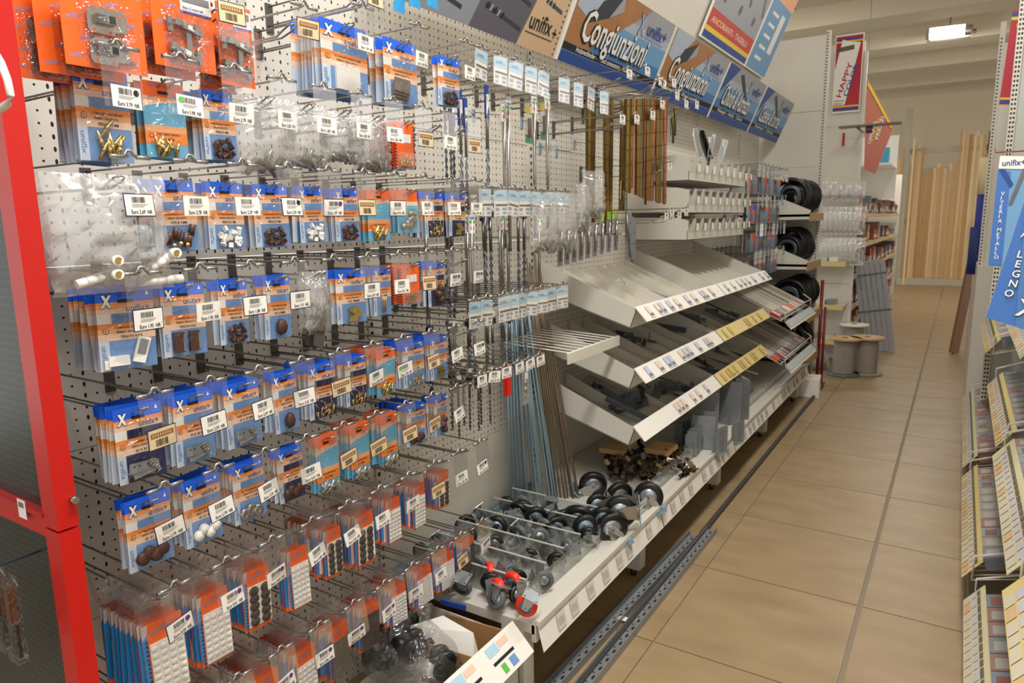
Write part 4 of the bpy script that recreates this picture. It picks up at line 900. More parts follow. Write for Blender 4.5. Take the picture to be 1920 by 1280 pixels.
# ---------------- header signs over the unit
def sgn(y, v): return Vector((-1.45+.14*v, y, 2.15+.32*v))     # v: 0 bottom .. 1 top of the slanted sign
SU = Vector((.14, 0, .32)).normalized(); SN = Vector((.32, 0, -.14)).normalized()
wood_p = mat('print_wood', 'a87548', .45, noise=.25, nscale=9); greyp = mat('print_grey', '9b9da3', .45); skyp = mat('print_sky', '6d9cc4', .45); midp = mat('print_midblue', '4478b0', .45); palep = mat('print_pale', 'a9b4c4', .45); deepp = mat('print_deep', '24468f', .45)
class Sign(MB):
    def poly(s, pts, m, lift): return s.quad([sgn(y, v)+SN*lift for y, v in pts], m)
    def words(s, t, size, y, v, m, lift, fit=None, shear=0): return s.text(t, size, sgn(y, v)+SN*lift, (0,1,0), SU, m, fit, shear)
def sign_base(y0, y1, label):
    t = thing('header_sign', label, 'sign', tuple(sgn(y0, 0)), group='header signs over the long unit'); inv = Vector(sgn(y0, 0))
    def fin(mb, name):
        for i in range(len(mb.v)): mb.v[i] = mb.v[i]-inv
        return mb.build(name, t)
    b = Sign(); 
    for a_, c_ in ((0, 1),):
        p = [sgn(y0, 0), sgn(y1, 0), sgn(y1, 1), sgn(y0, 1)]; q = [x-SN*.008 for x in p]; k = len(b.v); b.v += p+q
        for f in ((0,1,2,3),(7,6,5,4),(0,4,5,1),(1,5,6,2),(2,6,7,3),(3,7,4,0)): b.face(tuple(k+i for i in f), paper)
    fin(b, 'board'); return t, fin
def cong_sign(y0, y1, word, sub, label, icon=True):
    t, fin = sign_base(y0, y1, label); W = y1-y0; e = .012*W; s = Sign(); a_, b_ = y0+.01, y1-.012
    n = 8; cols = [deepp, midp, midp, skyp, skyp, palep, greyp, greyp]
    for i in range(n): s.poly([(a_, i/n), (b_, i/n), (b_, (i+1)/n), (a_, (i+1)/n)], cols[i], .0005)
    s.poly([(a_, .14), (b_, .14), (b_, .22), (a_, .22)], ink, .001)
    if icon:
        s.poly([(a_, .22), (y0+.22*W, .22), (y0+.68*W, 1), (a_, 1)], wood_p, .0012)
        s.poly([(y0+.02*W, .62), (y0+.13*W, .55), (y0+.30*W, 1), (y0+.02*W, 1)], palep, .0016)
        s.poly([(y0+.14*W, .50), (y0+.30*W, .66), (y0+.38*W, .98), (y0+.21*W, .80)], mat('print_charcoal','33363c',.5), .0020)
        s.poly([(y0+.30*W, .66), (y0+.41*W, .80), (y0+.38*W, .98)], greyp, .0022)
    else:
        s.poly([(a_, .45), (y0+.25*W, 1), (a_, 1)], deepp, .0012); s.poly([(y0+.3*W, .9), (y0+.62*W, .5), (y0+.66*W, .55), (y0+.36*W, .95)], MATS.get('print_charcoal') or greyp, .0014)
    fin(s, 'print'); l = Sign()
    l.words(word, .185, y0+.105*W, .275, ink, .0030, .66*W, .1); l.words(word, .185, y0+.095*W, .295, ink, .0034, .68*W, .1); l.words(word, .176, y0+.11*W, .305, white, .0040, .66*W, .1)
    l.words(sub, .030, y0+.12*W, .157, paper, .0030, .62*W)
    l.words('X', .13, y0+.60*W, .66, deepp, .0030, .07*W, -.3); l.words('X', .12, y0+.605*W, .67, palep, .0036, .06*W, -.3); l.words('unifix+', .085, y0+.69*W, .70, deepp, .0030, .24*W)
    l.poly([(y0+.69*W,.655),(y0+.92*W,.655),(y0+.92*W,.663),(y0+.69*W,.663)], deepp, .003); fin(l, 'lettering')
cong_sign(2.63, 3.655, 'Congiunzioni', 'Holzverbinder - Wood connectors - Assemblages', 'blue header sign reading Congiunzioni, nearest and largest in view')
cong_sign(3.665, 4.655, 'Congiunzioni', 'Holzverbinder - Wood connectors', 'blue header sign reading Congiunzioni, second one along the aisle')
cong_sign(4.665, 5.655, 'Chiodi & Attrezzi', 'Naegel - Nails - Clous', 'blue header sign with pale grey corner, third along the aisle', False)
cong_sign(5.665, 6.68, 'Catene & corde', 'Ketten - Chains', 'blue grey header sign, farthest along the aisle', False)
# drill sign
t, fin = sign_base(1.60, 2.62, 'drill bit header sign in grey, purple and beige columns'); s = Sign()
dg_, pg_, bg_ = mat('print_blue_grey','8a9097',.5), mat('print_plum','5d5963',.5), mat('print_beige','c9ab87',.5)
s.poly([(1.61,0),(2.02,0),(2.12,1),(1.61,1)], dg_, .0006); s.poly([(2.02,0),(2.32,0),(2.42,1),(2.12,1)], pg_, .0008); s.poly([(2.32,0),(2.605,0),(2.605,1),(2.42,1)], bg_, .0008)
for i in range(16): s.poly([(2.585,.06*i+.02),(2.593,.06*i+.02),(2.593,.06*i+.045),(2.585,.06*i+.045)], ink, .001)
def printed_bit(y, v, L_, m):
    dv = -.12*L_/.3
    s.poly([(y, v-.02), (y+L_, v+dv-.02), (y+L_, v+dv+.02), (y, v+.02)], m, .0014)
    for i in range(5): a_ = i*.1; s.poly([(y+L_*a_, v+dv*a_-.032), (y+L_*(a_+.05), v+dv*a_-.028), (y+L_*(a_+.09), v+dv*a_+.032), (y+L_*(a_+.04), v+dv*a_+.03)], greyp if i % 2 else ink, .0018)
for y, v, L_ in ((1.66,.85,.3),(1.66,.55,.32),(1.66,.25,.3),(2.11,.8,.24),(2.09,.5,.25),(2.08,.24,.24)): printed_bit(y, v, L_, mat('print_charcoal','33363c',.5))
for y, v, L_ in ((2.42,.92,.15),(2.42,.72,.15),(2.43,.52,.13)): printed_bit(y, v, L_, steel)
s.words('unifix', .085, 2.36, .20, ink, .0020, .165); s.words('+', .07, 2.535, .17, ink, .002, .035); s.poly([(2.35,.15),(2.55,.15),(2.55,.16),(2.35,.16)], ink, .002)
fin(s, 'print')
# upper row of signs on the cover panels
def upper_sign(y0, y1, label, k):
    o = thing('upper_sign', label, 'sign', (-1.315, y0, 2.50), (0, math.radians(23), 0), 'signs above the header signs')
    W = y1-y0; MB().box((0,0,0),(.012,W,.60), paper).build('board', o); m = MB()
    if k == 0:
        m.rect(.013,.01,W-.01,.16,.59,greyp); m.rect(.013,.01,W-.01,.07,.16,mat('print_red','c04a40',.5)); m.rect(.013,.01,W-.01,.045,.07,mat('print_yellow','e5c53a',.5)); m.rect(.013,.01,W-.01,.01,.045,deepp)
        m.text('ANCORANTI - TASSELLI', .045, (.0135,.06,.095),(0,1,0),(0,0,1),peach,fit=W*.8)
        for i in range(3): m.quad([(.0135,.1+.3*i,.5),(.0135,.13+.3*i,.52),(.0135,.3+.3*i,.30),(.0135,.27+.3*i,.28)], steel); m.quad([(.0135,.15+.3*i+.03*math.cos(q),.24+.03*math.sin(q)) for q in range(6)], steel)
    else:
        m.rect(.013,.01,W-.01,.01,.45,skyp); m.rect(.013,.01,W-.01,.45,.59,orange2)
        for i in range(5): m.rect(.0135,.1,W*.5,.08+.07*i,.10+.07*i,white)
        m.rect(.0135,W*.6,W*.8,.15,.4,white)
    m.build('print', o)
upper_sign(4.02, 4.95, 'grey upper sign with red and yellow bands above the blue signs', 0); upper_sign(4.97, 5.5, 'light blue upper sign with orange top, farther along', 1)

# ---------------- yellow zinc straps, hooks, hinges right of the pegboard
def strap(x, y, z, L_, w_, m, label, group, rx=0):
    w_ *= .6; b = MB().box((-.001,-w_/2,-L_),(.001,w_/2,0), m); b.box((-.008,-w_/2,-L_),(.001,-w_/2+.001,0), m)
    for i in range(int(L_/.06)): b.cyl((.001,0,-.03-.06*i),(.0014,0,-.03-.06*i),.0035,ink,6)
    o = b.build('steel_strap', None, (x,y,z)); o.rotation_euler = (rx,0,rnd.uniform(-1,.4)); tag(o, label, 'strap', group)
for X_, a0, a1, zz, nm in ((-1.38, 1098, 1178, 2.042, 'left'), (-1.23, 1174, 1256, None, 'right')):
    pa, pb = uy(a0, 178, X_), uy(a1, 185, X_); zz = zz or pa.z+.006; t = thing('hanging_rail', 'thin steel rail carrying the %s bundle of zinc straps' % nm, 'rail', (X_, pa.y, zz)); MB().tube([(XW-X_,0,0),(0,0,0),(0,pb.y-pa.y,0 if nm == 'left' else pb.z-zz+.004),(XW-X_,pb.y-pa.y,0)], .003, chrome).build('rail_wire', t)
for i in range(12):
    p = uy(1102+i*6.5, 172, -1.36); strap(-1.36-.008*(i % 5), p.y, 2.04, rnd.choice([.5,.55,.6]), .022, gold if i % 4 else mat('olive_zinc','6b6038',.4,.7), '%s yellow zinc strap from left in the left bundle' % ORD[i], 'left bundle of zinc straps', rnd.uniform(-.02,.02))
for i in range(34):
    px = 1178+(i % 17)*4.6; p = uy(px, 185, -1.22-.012*(i//17)); strap(-1.22-.02*(i//17), p.y, p.z, .38+.007*(i % 17), .020, (gold, MATS['olive_zinc'], gold, gold2)[(i*5) % 4], '%s yellow zinc strap from left in the right bundle' % ORD[i], 'right bundle of zinc straps', rnd.uniform(-.03,.03))
for i, (px, py) in enumerate(((1178,130),(1212,125),(1237,145),(1243,150),(1262,148),(1268,172),(1285,188),(1305,190),(1240,188),(1165,215),(1192,215),(1222,208))):
    p = uy(px, py, -1.2); ticket_hook(-1.2, p.y, p.z, 'bare long peg hook with small white tag, %s of those before the blue signs' % ORD[i], 'long hooks before the blue signs', 0, 0, True)
for i, (px, py) in enumerate(((1254,305),(1248,398),(1258,392),(1272,397),(1285,390))):
    p = uy(px, py, -1.15); ticket_hook(-1.15, p.y, p.z, 'bare long peg hook with small white tag, %s of those beside the pocket trays' % ORD[i], 'long hooks beside the pocket trays', 0, 0, True)
for i, (px, py) in enumerate(((1262,215),(1258,230),(1185,285),(1180,300),(1165,350),(1205,345))):
    p = uy(px, py, -1.26); t = thing('gate_latch', 'yellow zinc gate latch hanging by the strap bundles, %s of six' % ORD[i], 'latch', tuple(p), (rnd.uniform(-.4,.4),0,.3), 'zinc gate latches')
    MB().box((-.002,-.02,-.06),(.002,.02,.02), MATS['olive_zinc']).build('plate', t); MB().tube([(.008,-.01,.03),(.012,.0,-.04),(.01,.02,-.10)], .006, MATS['olive_zinc']).build('bolt', t)
# pocket trays with white profiles
for j, (z0, z1) in enumerate(((1.70, 1.83), (1.53, 1.66), (1.385, 1.50))):
    t = thing('pocket_tray', 'cream pocket tray with pointed dividers, %s of three stacked' % ('top','middle','lowest')[j], 'tray', (0,0,0), group='pocket trays')
    y0, y1 = 3.70, 4.85; MB().box((-1.59,y0,z0),(-1.24,y1,z0+.003), cream2).build('tray_floor', t)
    s_ = MB(); prism(s_, [(-1.59,z0),(-1.24,z0),(-1.235,z1-.01),(-1.30,z1+.005),(-1.59,z1+.01)], y0, y0+.003, cream2); s_.build('side_panel', t)
    MB().box((-1.243,y0,z0),(-1.24,y1,z0+.05), cream2).build('front_lip', t)
    for i in range(9):
        y = y0+.01+i*.14; m = MB(); k = len(m.v)
        m.v += [Vector(q) for q in ((-1.24,y,z0+.04),(-1.24,y+.13,z0+.04),(-1.225,y+.085,z1),(-1.225,y+.045,z1))]; m.face((k,k+1,k+2,k+3), cream2)
        m.box((-1.226,y+.1,z0+.05),(-1.222,y+.125,z0+.09), paper); m.build('pointed_front', t)
        s_ = MB(); prism(s_, [(-1.58,z0),(-1.24,z0),(-1.24,z0+.05),(-1.30,z1),(-1.58,z1)], y, y+.002, cream); s_.build('divider', t)
whp = mat('white_profile', 'dfe4e4', .35); 
for i, (px, py, px2, py2, m_) in enumerate(((1300,248,1310,300,0),(1312,252,1330,305,1),(1338,255,1330,300,0),(1330,262,1325,300,0),(1360,262,1348,305,0),(1356,270,1352,308,0),(1388,330,1372,370,0),(1384,405,1372,425,0),(1362,405,1352,425,0))):
    a_ = uy(px, py, -1.26); b_ = uy(px2, py2, -1.30); d = a_-b_; o = MB().box((-.002,-.025,0),(.002,.025,d.length), mat('black_profile','26231f',.4) if m_ else whp).box((-.002,.023,0),(.02,.025,d.length), whp if not m_ else MATS['black_profile']).build('edge_profile', None, b_)
    o.rotation_euler = d.to_track_quat('Z','Y').to_euler(); tag(o, '%s profile standing in the pocket trays, %s from left' % ('black' if m_ else 'white', ORD[i]), 'profile', 'profiles in the pocket trays')

# ---------------- bay five: small bags and ticket flaps
SM = {}
def small_pack(c):
    if c not in SM:
        m = MB(); top, mid = {0:(blue,orange),1:(orange,cyan),2:(brown,darkm),3:(mat('pack_grey','8b8f99',.4),darkm2)}[c]
        m.box((-.003,-.045,-.13),(.003,.045,0), mid); m.rect(.0035,-.045,.045,-.04,0,top); m.rect(.004,-.04,.04,-.12,-.06, lblue if c < 2 else steel); SM[c] = (m.mesh('card'), pouch_mesh(.046,-.132,-.03,c,clearp).mesh('pouch'))
    return SM[c]
n_ = 0
for j, z in enumerate((1.86, 1.66, 1.46, 1.27)):
    for i in range(8):
        y = 4.98+.125*i; r0_ = ('top','second','third','lowest')[j]
        ticket_hook(-1.18, y, z, 'peg hook with ticket flap, %s from left in the %s far row' % (ORD[i], r0_), 'far ticket hooks, %s row' % r0_, rnd.uniform(-.2,.2), 0)
        for q in range(2):
            t = thing('fitting_bag', '%s small bag, %s from left in the %s far row' % (('front','back')[q], ORD[i], r0_), 'bag', (-1.24-.03*q, y, z-.07), (0,0,rnd.uniform(-.2,.2)), 'small bags of the %s far row' % r0_)
            a_, b_ = small_pack((i*3+j+q) % 4); put('card', a_, t); put('pouch', b_, t)

# ---------------- sloping wire racks with long packs
for j, (z, yA, yB, X) in enumerate(((.80, 4.98, 5.95, -1.0), (.50, 4.96, 5.95, -.98))):
    t = thing('wire_rack', 'sloping cream wire rack of long thin packs, %s' % ('upper one' if j == 0 else 'lower one'), 'rack', (X, yA, z), (0, 0, 0), 'sloping wire racks'); W = yB-yA; m = MB()
    for i in range(14): y = W*i/13; m.tube([(-.58,y,.28),(0,y,0)], .003, cream)
    for s in (0, .3, .6, .9): m.tube([(-.58*s,0,.28*s),(-.58*s,W,.28*s)], .003, cream)
    m.build('wire_grid', t)
    m = MB(); m.tube([(0,0,.0),(.03,0,-.01),(.03,0,.05),(-.03,0,.09)], .004, cream); m.tube([(0,W,0),(.03,W,-.01),(.03,W,.05),(-.03,W,.09)], .004, cream); m.tube([(.03,0,.05),(.03,W,.05)], .004, cream); m.build('wire_guard', t)
    m = MB().quad([(.03,0,-.01),(.03,W,-.01),(.075,W,-.06),(.075,0,-.06)], cream); m.quad([(.032,.02,-.006),(.032,W-.02,-.006),(.066,W-.02,-.044),(.066,.02,-.044)], mat('rack_ticket','b7c0c4',.5)); m.build('ticket_front', t)
    for i in range(22):
        y = yA+.02+(W-.04)*i/21; L_ = rnd.uniform(.42,.52)
        b = MB().box((-L_,-.014,0),(0,.014,.016), (mat('pack_beige','a89d90',.45), mat('pack_taupe','857b70',.45), mat('pack_cream','c9c0b2',.45))[rnd.randrange(3)]); b.box((-.06,-.0141,.0),(.0005,.0141,.0165), (orange,mat('pack_grey','8b8f99',.4),red,lblue,white)[rnd.randrange(5)])
        o = b.build('long_pack', None, (X-.02, y, z+.014)); o.rotation_euler = (0, math.atan(.28/.58), 0); tag(o, '%s long thin pack from left on the %s wire rack' % (ORD[i], ('upper','lower')[j]), 'pack', 'long packs on the %s wire rack' % ('upper','lower')[j])
# ---------------- hose coil shelves
def coil(R, r, n): 
    m = MB()
    for q in range(n): m.lathe([(R+r*math.cos(a_), q*r*1.9+r*math.sin(a_)) for a_ in [k*math.pi/4 for k in range(9)]], rubber, 24, 'Y')
    return m
COILS = [coil(.13,.018,3).mesh('hose_coil'), coil(.10,.014,4).mesh('hose_coil')]
hub_m = MB().lathe([(.06,.0),(.075,.0),(.085,.004)], mat('coil_label','3a4046',.3), 20, 'Y').mesh('label_disc')
for j, (z, X) in enumerate(((1.50,-1.03),(1.10,-1.03),(.68,-1.0),(.30,-1.0))):
    y0, y1 = 6.03, 6.68; t = thing('wall_shelf', 'cream shelf of black hose coils, %s from top' % ORD[j], 'shelf', (0,0,0), group='shelves of black hose coils')
    MB().box((-1.59,y0,z),(X,y1,z+.02), cream2).build('shelf_board', t); s_ = MB(); prism(s_, [(-1.59,z-.03),(X,z-.02),(X+.01,z+.05),(X-.2,z+.14),(-1.59,z+.14)], y0, y0+.004, cream2); s_.build('side_panel', t)
    MB().box((X,y0,z-.035),(X+.008,y1,z+.03), mat('shelf_ticket_tan','a98452',.5)).build('ticket_front', t)
    for i in range(5):
        o = put('hose_coil', COILS[(i+j) % 2], None, (X-.17-.02*(i%2), y0+.09+.125*i, z+.02+(.15 if (i+j) % 2 == 0 else .115))); o.rotation_euler = (0,0,rnd.uniform(-.25,.1))
        put('label_disc', hub_m, o, (0,-.02,0)); tag(o, 'black hose coil, %s from near end on the %s coil shelf' % (ORD[i], ORD[j]), 'hose', 'black hose coils')
ch = thing('chain', 'short steel chain hanging below the coil shelf', 'chain', tuple(on(1490, 620, 1, 6.0)))
for i in range(12):
    m = MB(); m.tube([(.008*math.cos(q*math.pi/4)*(1 if i%2 else 0), .008*math.cos(q*math.pi/4)*(0 if i%2 else 1), .014*math.sin(q*math.pi/4)) for q in range(9)], .0028, chrome, 5); m.build('chain_link', ch, (0,0,.02*i))
t = thing('red_trestle', 'dark red steel post standing at the end of the coil shelves', 'post', (-.99, 6.62, 0)); MB().cyl((0,0,0),(0,0,.95),.014,mat('dark_red_paint','7c1c18',.4),10).build('post', t); MB().cyl((.02,.1,0),(.02,.1,.7),.012,MATS['dark_red_paint'],10).build('post', t); MB().box((-.02,-.02,0),(.05,.14,.01),MATS['dark_red_paint']).build('foot_plate', t)

# end partition, slotted upright
t = thing('end_partition', 'tall cream end partition with slotted upright closing the long unit', 'partition', (0,0,0))
for a_, b_ in ((0,.9),(.9,1.5),(1.5,1.93),(1.93,2.40),(2.40,3.02)): MB().box((-1.64,6.72,a_+.002),(-1.09,6.75,b_-.002), cream).build('panel', t)
m = MB().box((-1.088,6.715,0),(-1.055,6.755,3.05), cream); m.build('slotted_upright', t)
m = MB()
for i in range(118): m.box((-1.083,6.7135,.04+.0255*i),(-1.072,6.716,.05+.0255*i), ink)
m.build('slots', t, kind='stuff')

# end cap unit with sign, bags and shelves, and its aisle-side shelves
EY = 8.0; ex0, ex1 = -1.32, -.92
t = thing('end_cap_unit', 'cream end cap gondola behind the coil shelves', 'shelving', (0,0,0))
for a_, b_ in ((0,.8),(.8,1.6),(1.6,2.4),(2.4,3.2)): MB().box((ex0-.3,EY+.02,a_+.002),(ex1-.02,EY+.05,b_-.002), cream).build('panel', t)
MB().box((ex1-.02,EY-.0,0),(ex1+.012,EY+.04,3.1), cream).build('slotted_upright', t)
for j, z in enumerate((1.02, .58, .22)): MB().box((ex0-.25,EY-.30,z),(ex1-.03,EY+.02,z+.02), cream2).build('shelf_board', t); MB().box((ex0-.25,EY-.305,z-.02),(ex1-.03,EY-.30,z+.03), mat('yellow_ticket','dcc887',.5)).build('ticket_front', t)
pa, pb = on(1559,213,1,7.97), on(1621,60,1,7.97); t = thing('promo_sign', 'red and white sign reading Happy Color hung on the end cap', 'sign', tuple(pa))
W_, H_ = pb.x-pa.x, pb.z-pa.z; ry = ((1,0,0),(0,0,1)); redp = mat('print_crimson','b5122a',.4); yelp = mat('print_yellow','e5c53a',.5)
MB().box((0,0,0),(W_,.012,H_), white).build('board', t)
m = MB(); q = lambda pts, mm, y: m.quad([(a_*W_, y, b_*H_) for a_, b_ in pts], mm)
q([(.03,.02),(.97,.02),(.97,.98),(.03,.98)], redp, -.001); q([(.03,.03),(.97,.03),(.97,.065),(.03,.065)], deepp, -.002); q([(.03,.07),(.97,.07),(.97,.09),(.03,.09)], yelp, -.002)
q([(.03,.90),(.97,.90),(.97,.92),(.03,.92)], yelp, -.002); q([(.03,.925),(.97,.925),(.97,.95),(.03,.95)], deepp, -.002)
q([(.03,.10),(.46,.10),(.90,.88),(.60,.90),(.25,.94),(.03,.55)], white, -.003); q([(.06,.78),(.68,.80),(.68,.86),(.06,.84)], mat('print_green','2f6a4a',.5), -.004)
m.build('print', t); m = MB(); m.text('MISTURA', .06*H_, (.08*W_,-.0052,.80*H_),(1,0,.03),(-.03,0,1), redp, fit=.5*W_)
m.text('HAPPY', .26*W_, (.29*W_,-.0052,.19*H_),(.30,0,1),(-1,0,.30), redp, fit=.46*H_); m.text('COLOR', .24*W_, (.53*W_,-.0052,.20*H_),(.30,0,1),(-1,0,.30), deepp, fit=.42*H_); m.text('TANTA LUCE', .03*H_, (.05*W_,-.0052,.145*H_),(1,0,0),(0,0,1), deepp, fit=.38*W_); m.text('CREATIVA', .03*H_, (.05*W_,-.0052,.108*H_),(1,0,0),(0,0,1), redp, fit=.34*W_); m.build('lettering', t)
HC = [on(px, py, 1, 9.4) for px, py in ((1625,143),(1676,238),(1641,326),(1620,318))]; t = thing('hanging_sign', 'pale red and yellow diagonal sign hanging beyond the end cap', 'sign', tuple(HC[0])); c = MB(); c.quad([h-HC[0] for h in HC][::-1], mat('faded_red','b9705f',.5)); c.v += [v+Vector((0,.012,0)) for v in c.v[:4]]; c.face((7,6,5,4), MATS['faded_red'])
for f in ((0,4,5,1),(1,5,6,2),(2,6,7,3),(3,7,4,0)): c.face(f, white)
c.build('board', t); m = MB(); LH = lambda px, py: on(px, py, 1, 9.39)-HC[0]; m.quad([LH(1628,152),LH(1673,236),LH(1671,241),LH(1627,160)], yelp)
for i in range(3): m.text(('OFFERTA','COLORI','PREZZI')[i], .045, LH(1632+7*i,270-i*4),(.2,0,1),(-1,0,.2), (white,yelp,white)[i], fit=.26)
m.build('print', t); MB().tube([(0,0,0),(0,0,1.3)], .003, steel).build('cord', t)
t = thing('scale_arm', 'grey flat arm with round knob in front of the end cap sign', 'bracket', tuple(on(1630, 235, 1, 7.6)))
MB().box((-.26,-.06,-.008),(.27,.06,.008), mat('grey_arm','6c6a6a',.4)).build('plate', t); MB().cyl((0,0,-.07),(0,0,0),.03,mat('dark_knob','4a4646',.4),12).build('knob', t); MB().cyl((-.1,0,-.01),(-.1,.42,-.01),.012,MATS['grey_arm'],8).build('rod', t)
t = thing('door_charm', 'red pendant in clear sleeve hung on the end cap', 'tag', tuple(on(1582, 255, 1, 7.9))); MB().box((-.03,0,-.16),(.03,.006,.12), clearh).build('sleeve', t); MB().box((-.012,-.002,-.1),(.012,.0,.03), redp).build('pendant', t)
for i in range(9):
    p = on(1540+i*9, 345+(i % 2)*6, 1, 7.85); t = thing('clear_bag', 'clear bag hanging on the end cap, %s from left in upper row' % ORD[i], 'bag', tuple(p), (0,0,-1.57), 'clear bags on the end cap')
    for n, me in proto('C', 'white' if i % 2 else 'metal', True): put(n, me, t)
    t.scale = (1, 1.0, 1.3)
for i in range(16):
    p = on(1545+(i % 8)*9.5, 395+(i//8)*58, 1, 7.82); t = thing('clear_bag', 'long clear bag on the end cap, %s of the lower two rows' % ORD[i], 'bag', tuple(p), (0,0,-1.57), 'long clear bags on the end cap')
    for n, me in proto('C', 'white', True): put(n, me, t)
    t.scale = (1, 1.1, 2.2)
for j, z in enumerate((1.04, .60, .24)):
    for i in range(5):
        o = MB().box((-.04,-.09,0),(.04,.09,.05), (mat('pale_green','c3d6c2',.5), paper, darkm2)[(i+j) % 3]).build('carton', None, (ex0-.15+.1*i, EY-.17, z)); tag(o, 'small pale box on the end cap, %s from left on %s shelf' % (ORD[i], ('upper','middle','lower')[j]), 'box', 'boxes on the end cap shelves')
# aisle side shelves
t = thing('aisle_shelving', 'cream shelving with boxed goods between the end cap and the timber rack', 'shelving', (0,0,0))
MB().box((-1.45,EY+.1,0),(-1.42,14.2,2.3), cream).build('back_panel', t)
MB().box((-1.45,14.2,0),(-.94,14.24,2.2), cream).build('side_panel', t)
bc = ['9c4a32','7b5a48','5a4d47','a07a5a','3f3b3a','8a8f86','b26a4c','6a6f7a']
for j, z in enumerate((.16,.50,.84,1.16,1.5)):
    for k in range(3):
        y0 = 8.1+2.03*k; MB().box((-1.42,y0,z),(-.95,y0+2.0,z+.02), cream2).build('shelf_board', t); MB().box((-.95,y0,z-.02),(-.942,y0+2.0,z+.03), mat('shelf_ticket_tan2','c4a678',.5)).build('ticket_front', t)
        y = y0+.03; n_ = 0
        while y < y0+1.85:
            wd = rnd.uniform(.12,.24); hh = rnd.uniform(.10,.24); c_ = bc[rnd.randrange(8)]
            if not (j == 3 and rnd.random() < .6):
                o = MB().box((-.12,0,0),(.12,wd-.01,hh), mat('box_'+c_, c_, .6)).box((.1202,.01,hh*.2),(.121,wd-.02,hh*.55), mat('box_label_pale','c9b9a3',.6)).build('carton', None, (-1.09+rnd.uniform(-.02,.02), y, z+.02)); tag(o, 'small carton, %s of %s section on %s shelf of aisle-side shelving' % (ORD[n_], ORD[k], ORD[j]), 'box', 'cartons on the aisle-side shelving')
            n_ += 1; y += wd
t = thing('arched_cabinet', 'white cabinet with arched opening holding a blue case, beyond the end cap', 'cabinet', (-1.42, 11.6, 1.72))
MB().box((0,0,0),(.5,1.0,.03), white).build('bottom', t); MB().box((0,1.0,0),(.5,1.03,1.0), white).build('back', t); MB().box((0,0,.5),(.5,1.0,.53), white).build('shelf_board', t); MB().box((.2,.1,.53),(.45,.3,.75), mat('turquoise','3fa6cc',.5)).build('blue_case', t)
# timber rack
RY = 17.6
t = thing('timber_rack', 'grey steel timber rack at the far end of the aisle', 'rack', (0,0,0)); grey_s = mat('grey_rack','b3ab97',.5)
for x in (-1.12, .62): MB().box((x-.06,RY-.06,0),(x+.06,RY+.06,3.75), grey_s).build('post', t)
MB().box((-1.12,RY-.1,0),(.62,RY+.3,.14), grey_s).build('base_beam', t); MB().box((-1.12,RY+.26,1.3),(.62,RY+.3,1.42), grey_s).build('cross_beam', t); MB().box((-1.12,RY+.26,2.8),(.62,RY+.3,2.92), grey_s).build('cross_beam', t)
MB().box((.22,RY-.08,.1),(.64,RY-.05,1.35), cream2).build('side_sheet', t)
wm = [mat('plank_'+c, c, .55, noise=.12, nscale=3) for c in ('d8b684','c79d68','e2c697','b98a57','5a3524')]
i = 0; x = -1.03
while x < .56:
    wd = rnd.uniform(.035,.075); hh = 3.0 if x > -.2 else 2.35; hh += rnd.uniform(-.08,.08)
    if -1.0 < x < -.78: hh = rnd.uniform(2.6,3.0)
    o = MB().box((0,0,0),(wd,.03,hh), wm[4] if x > .30 else wm[rnd.randrange(4)]).build('timber_batten', None, (x, RY+.02+rnd.uniform(0,.12), .14)); o.rotation_euler = (rnd.uniform(-.03,.0), rnd.uniform(-.006,.006), 0)
    tag(o, '%s timber batten, %s from left in the far rack' % ('dark brown' if x > .30 else 'pale' , ORD[i]), 'plank', 'battens in the timber rack'); x += wd+rnd.uniform(.0,.006); i += 1
for k, x in enumerate((-1.26,-1.21,-1.0)):
    o = MB().box((0,0,0),(.04,.03,2.7+.2*k), wm[k]).build('timber_batten', None, (x if k < 2 else -1.0, RY-.12, 0)); tag(o, 'tall pale batten standing left of the rack post, %s' % ORD[k], 'plank', 'battens beside the rack post')
# rope reels, lattice bundle, bags on floor
rope_m = mat('grey_rope','a39a8f',.85,noise=.35,nscale=60)
for i, (px, py, H_, R_) in enumerate(((1580,702,.36,.145),(1622,700,.36,.15),(1597,678,.40,.14))):
    p = on(px, py, 2, 0); t = thing('rope_reel', 'wooden reel of grey rope on the floor, %s' % ('front left','right','rear')[i], 'reel', (p.x, p.y, 0), group='rope reels on the floor')
    MB().lathe([(.0001,H_),(R_,H_),(R_,H_-.018),(.05,H_-.018)], tanw if i < 2 else paper, 28).build('top_flange', t); MB().lathe([(.0001,.018),(R_,.018),(R_,0),(.0001,0)], MATS['grey_rope'] if i else darkm, 28).build('bottom_flange', t)
    MB().lathe([(.0001,H_+.001),(.03,H_+.001)], ink, 12).build('centre_hole', t)
    m = MB(); n = 22
    pr = [(R_*.62+.008*abs(math.sin(k*math.pi/2)), .02+(H_-.04)*k/(2*n)) for k in range(2*n+1)]; m.lathe(pr, rope_m, 28); m.build('rope', t)
p = on(1652, 655, 2, 0); t = thing('profile_bundle', 'bundle of grey ribbed plastic profiles leaning beside the reels', 'bundle', (p.x, p.y-.1, 0), (0, 0, 0)); g_ = mat('grey_profile','a9adb5',.5)
for i in range(6): o = MB().box((-.16+.053*i,-.03,0),(-.16+.053*i+.045,.02,1.02), g_).build('profile', t); o.rotation_euler = (0, -.17, 0)
for z in (.45, .86): o = MB().box((-.17,-.034,z),(.165,-.030,z+.02), darkm).build('strap', t); o.rotation_euler = (0, -.17, 0)
p = on(1515, 738, 2, 0); t = thing('carton', 'small white box with red print on the floor by the shelf foot', 'box', (p.x, p.y, 0), (0,0,.1)); MB().box((-.09,-.12,0),(.09,.12,.15), white).build('body', t); MB().box((-.04,-.07,.150),(.03,.03,.1506), peach).build('print', t)
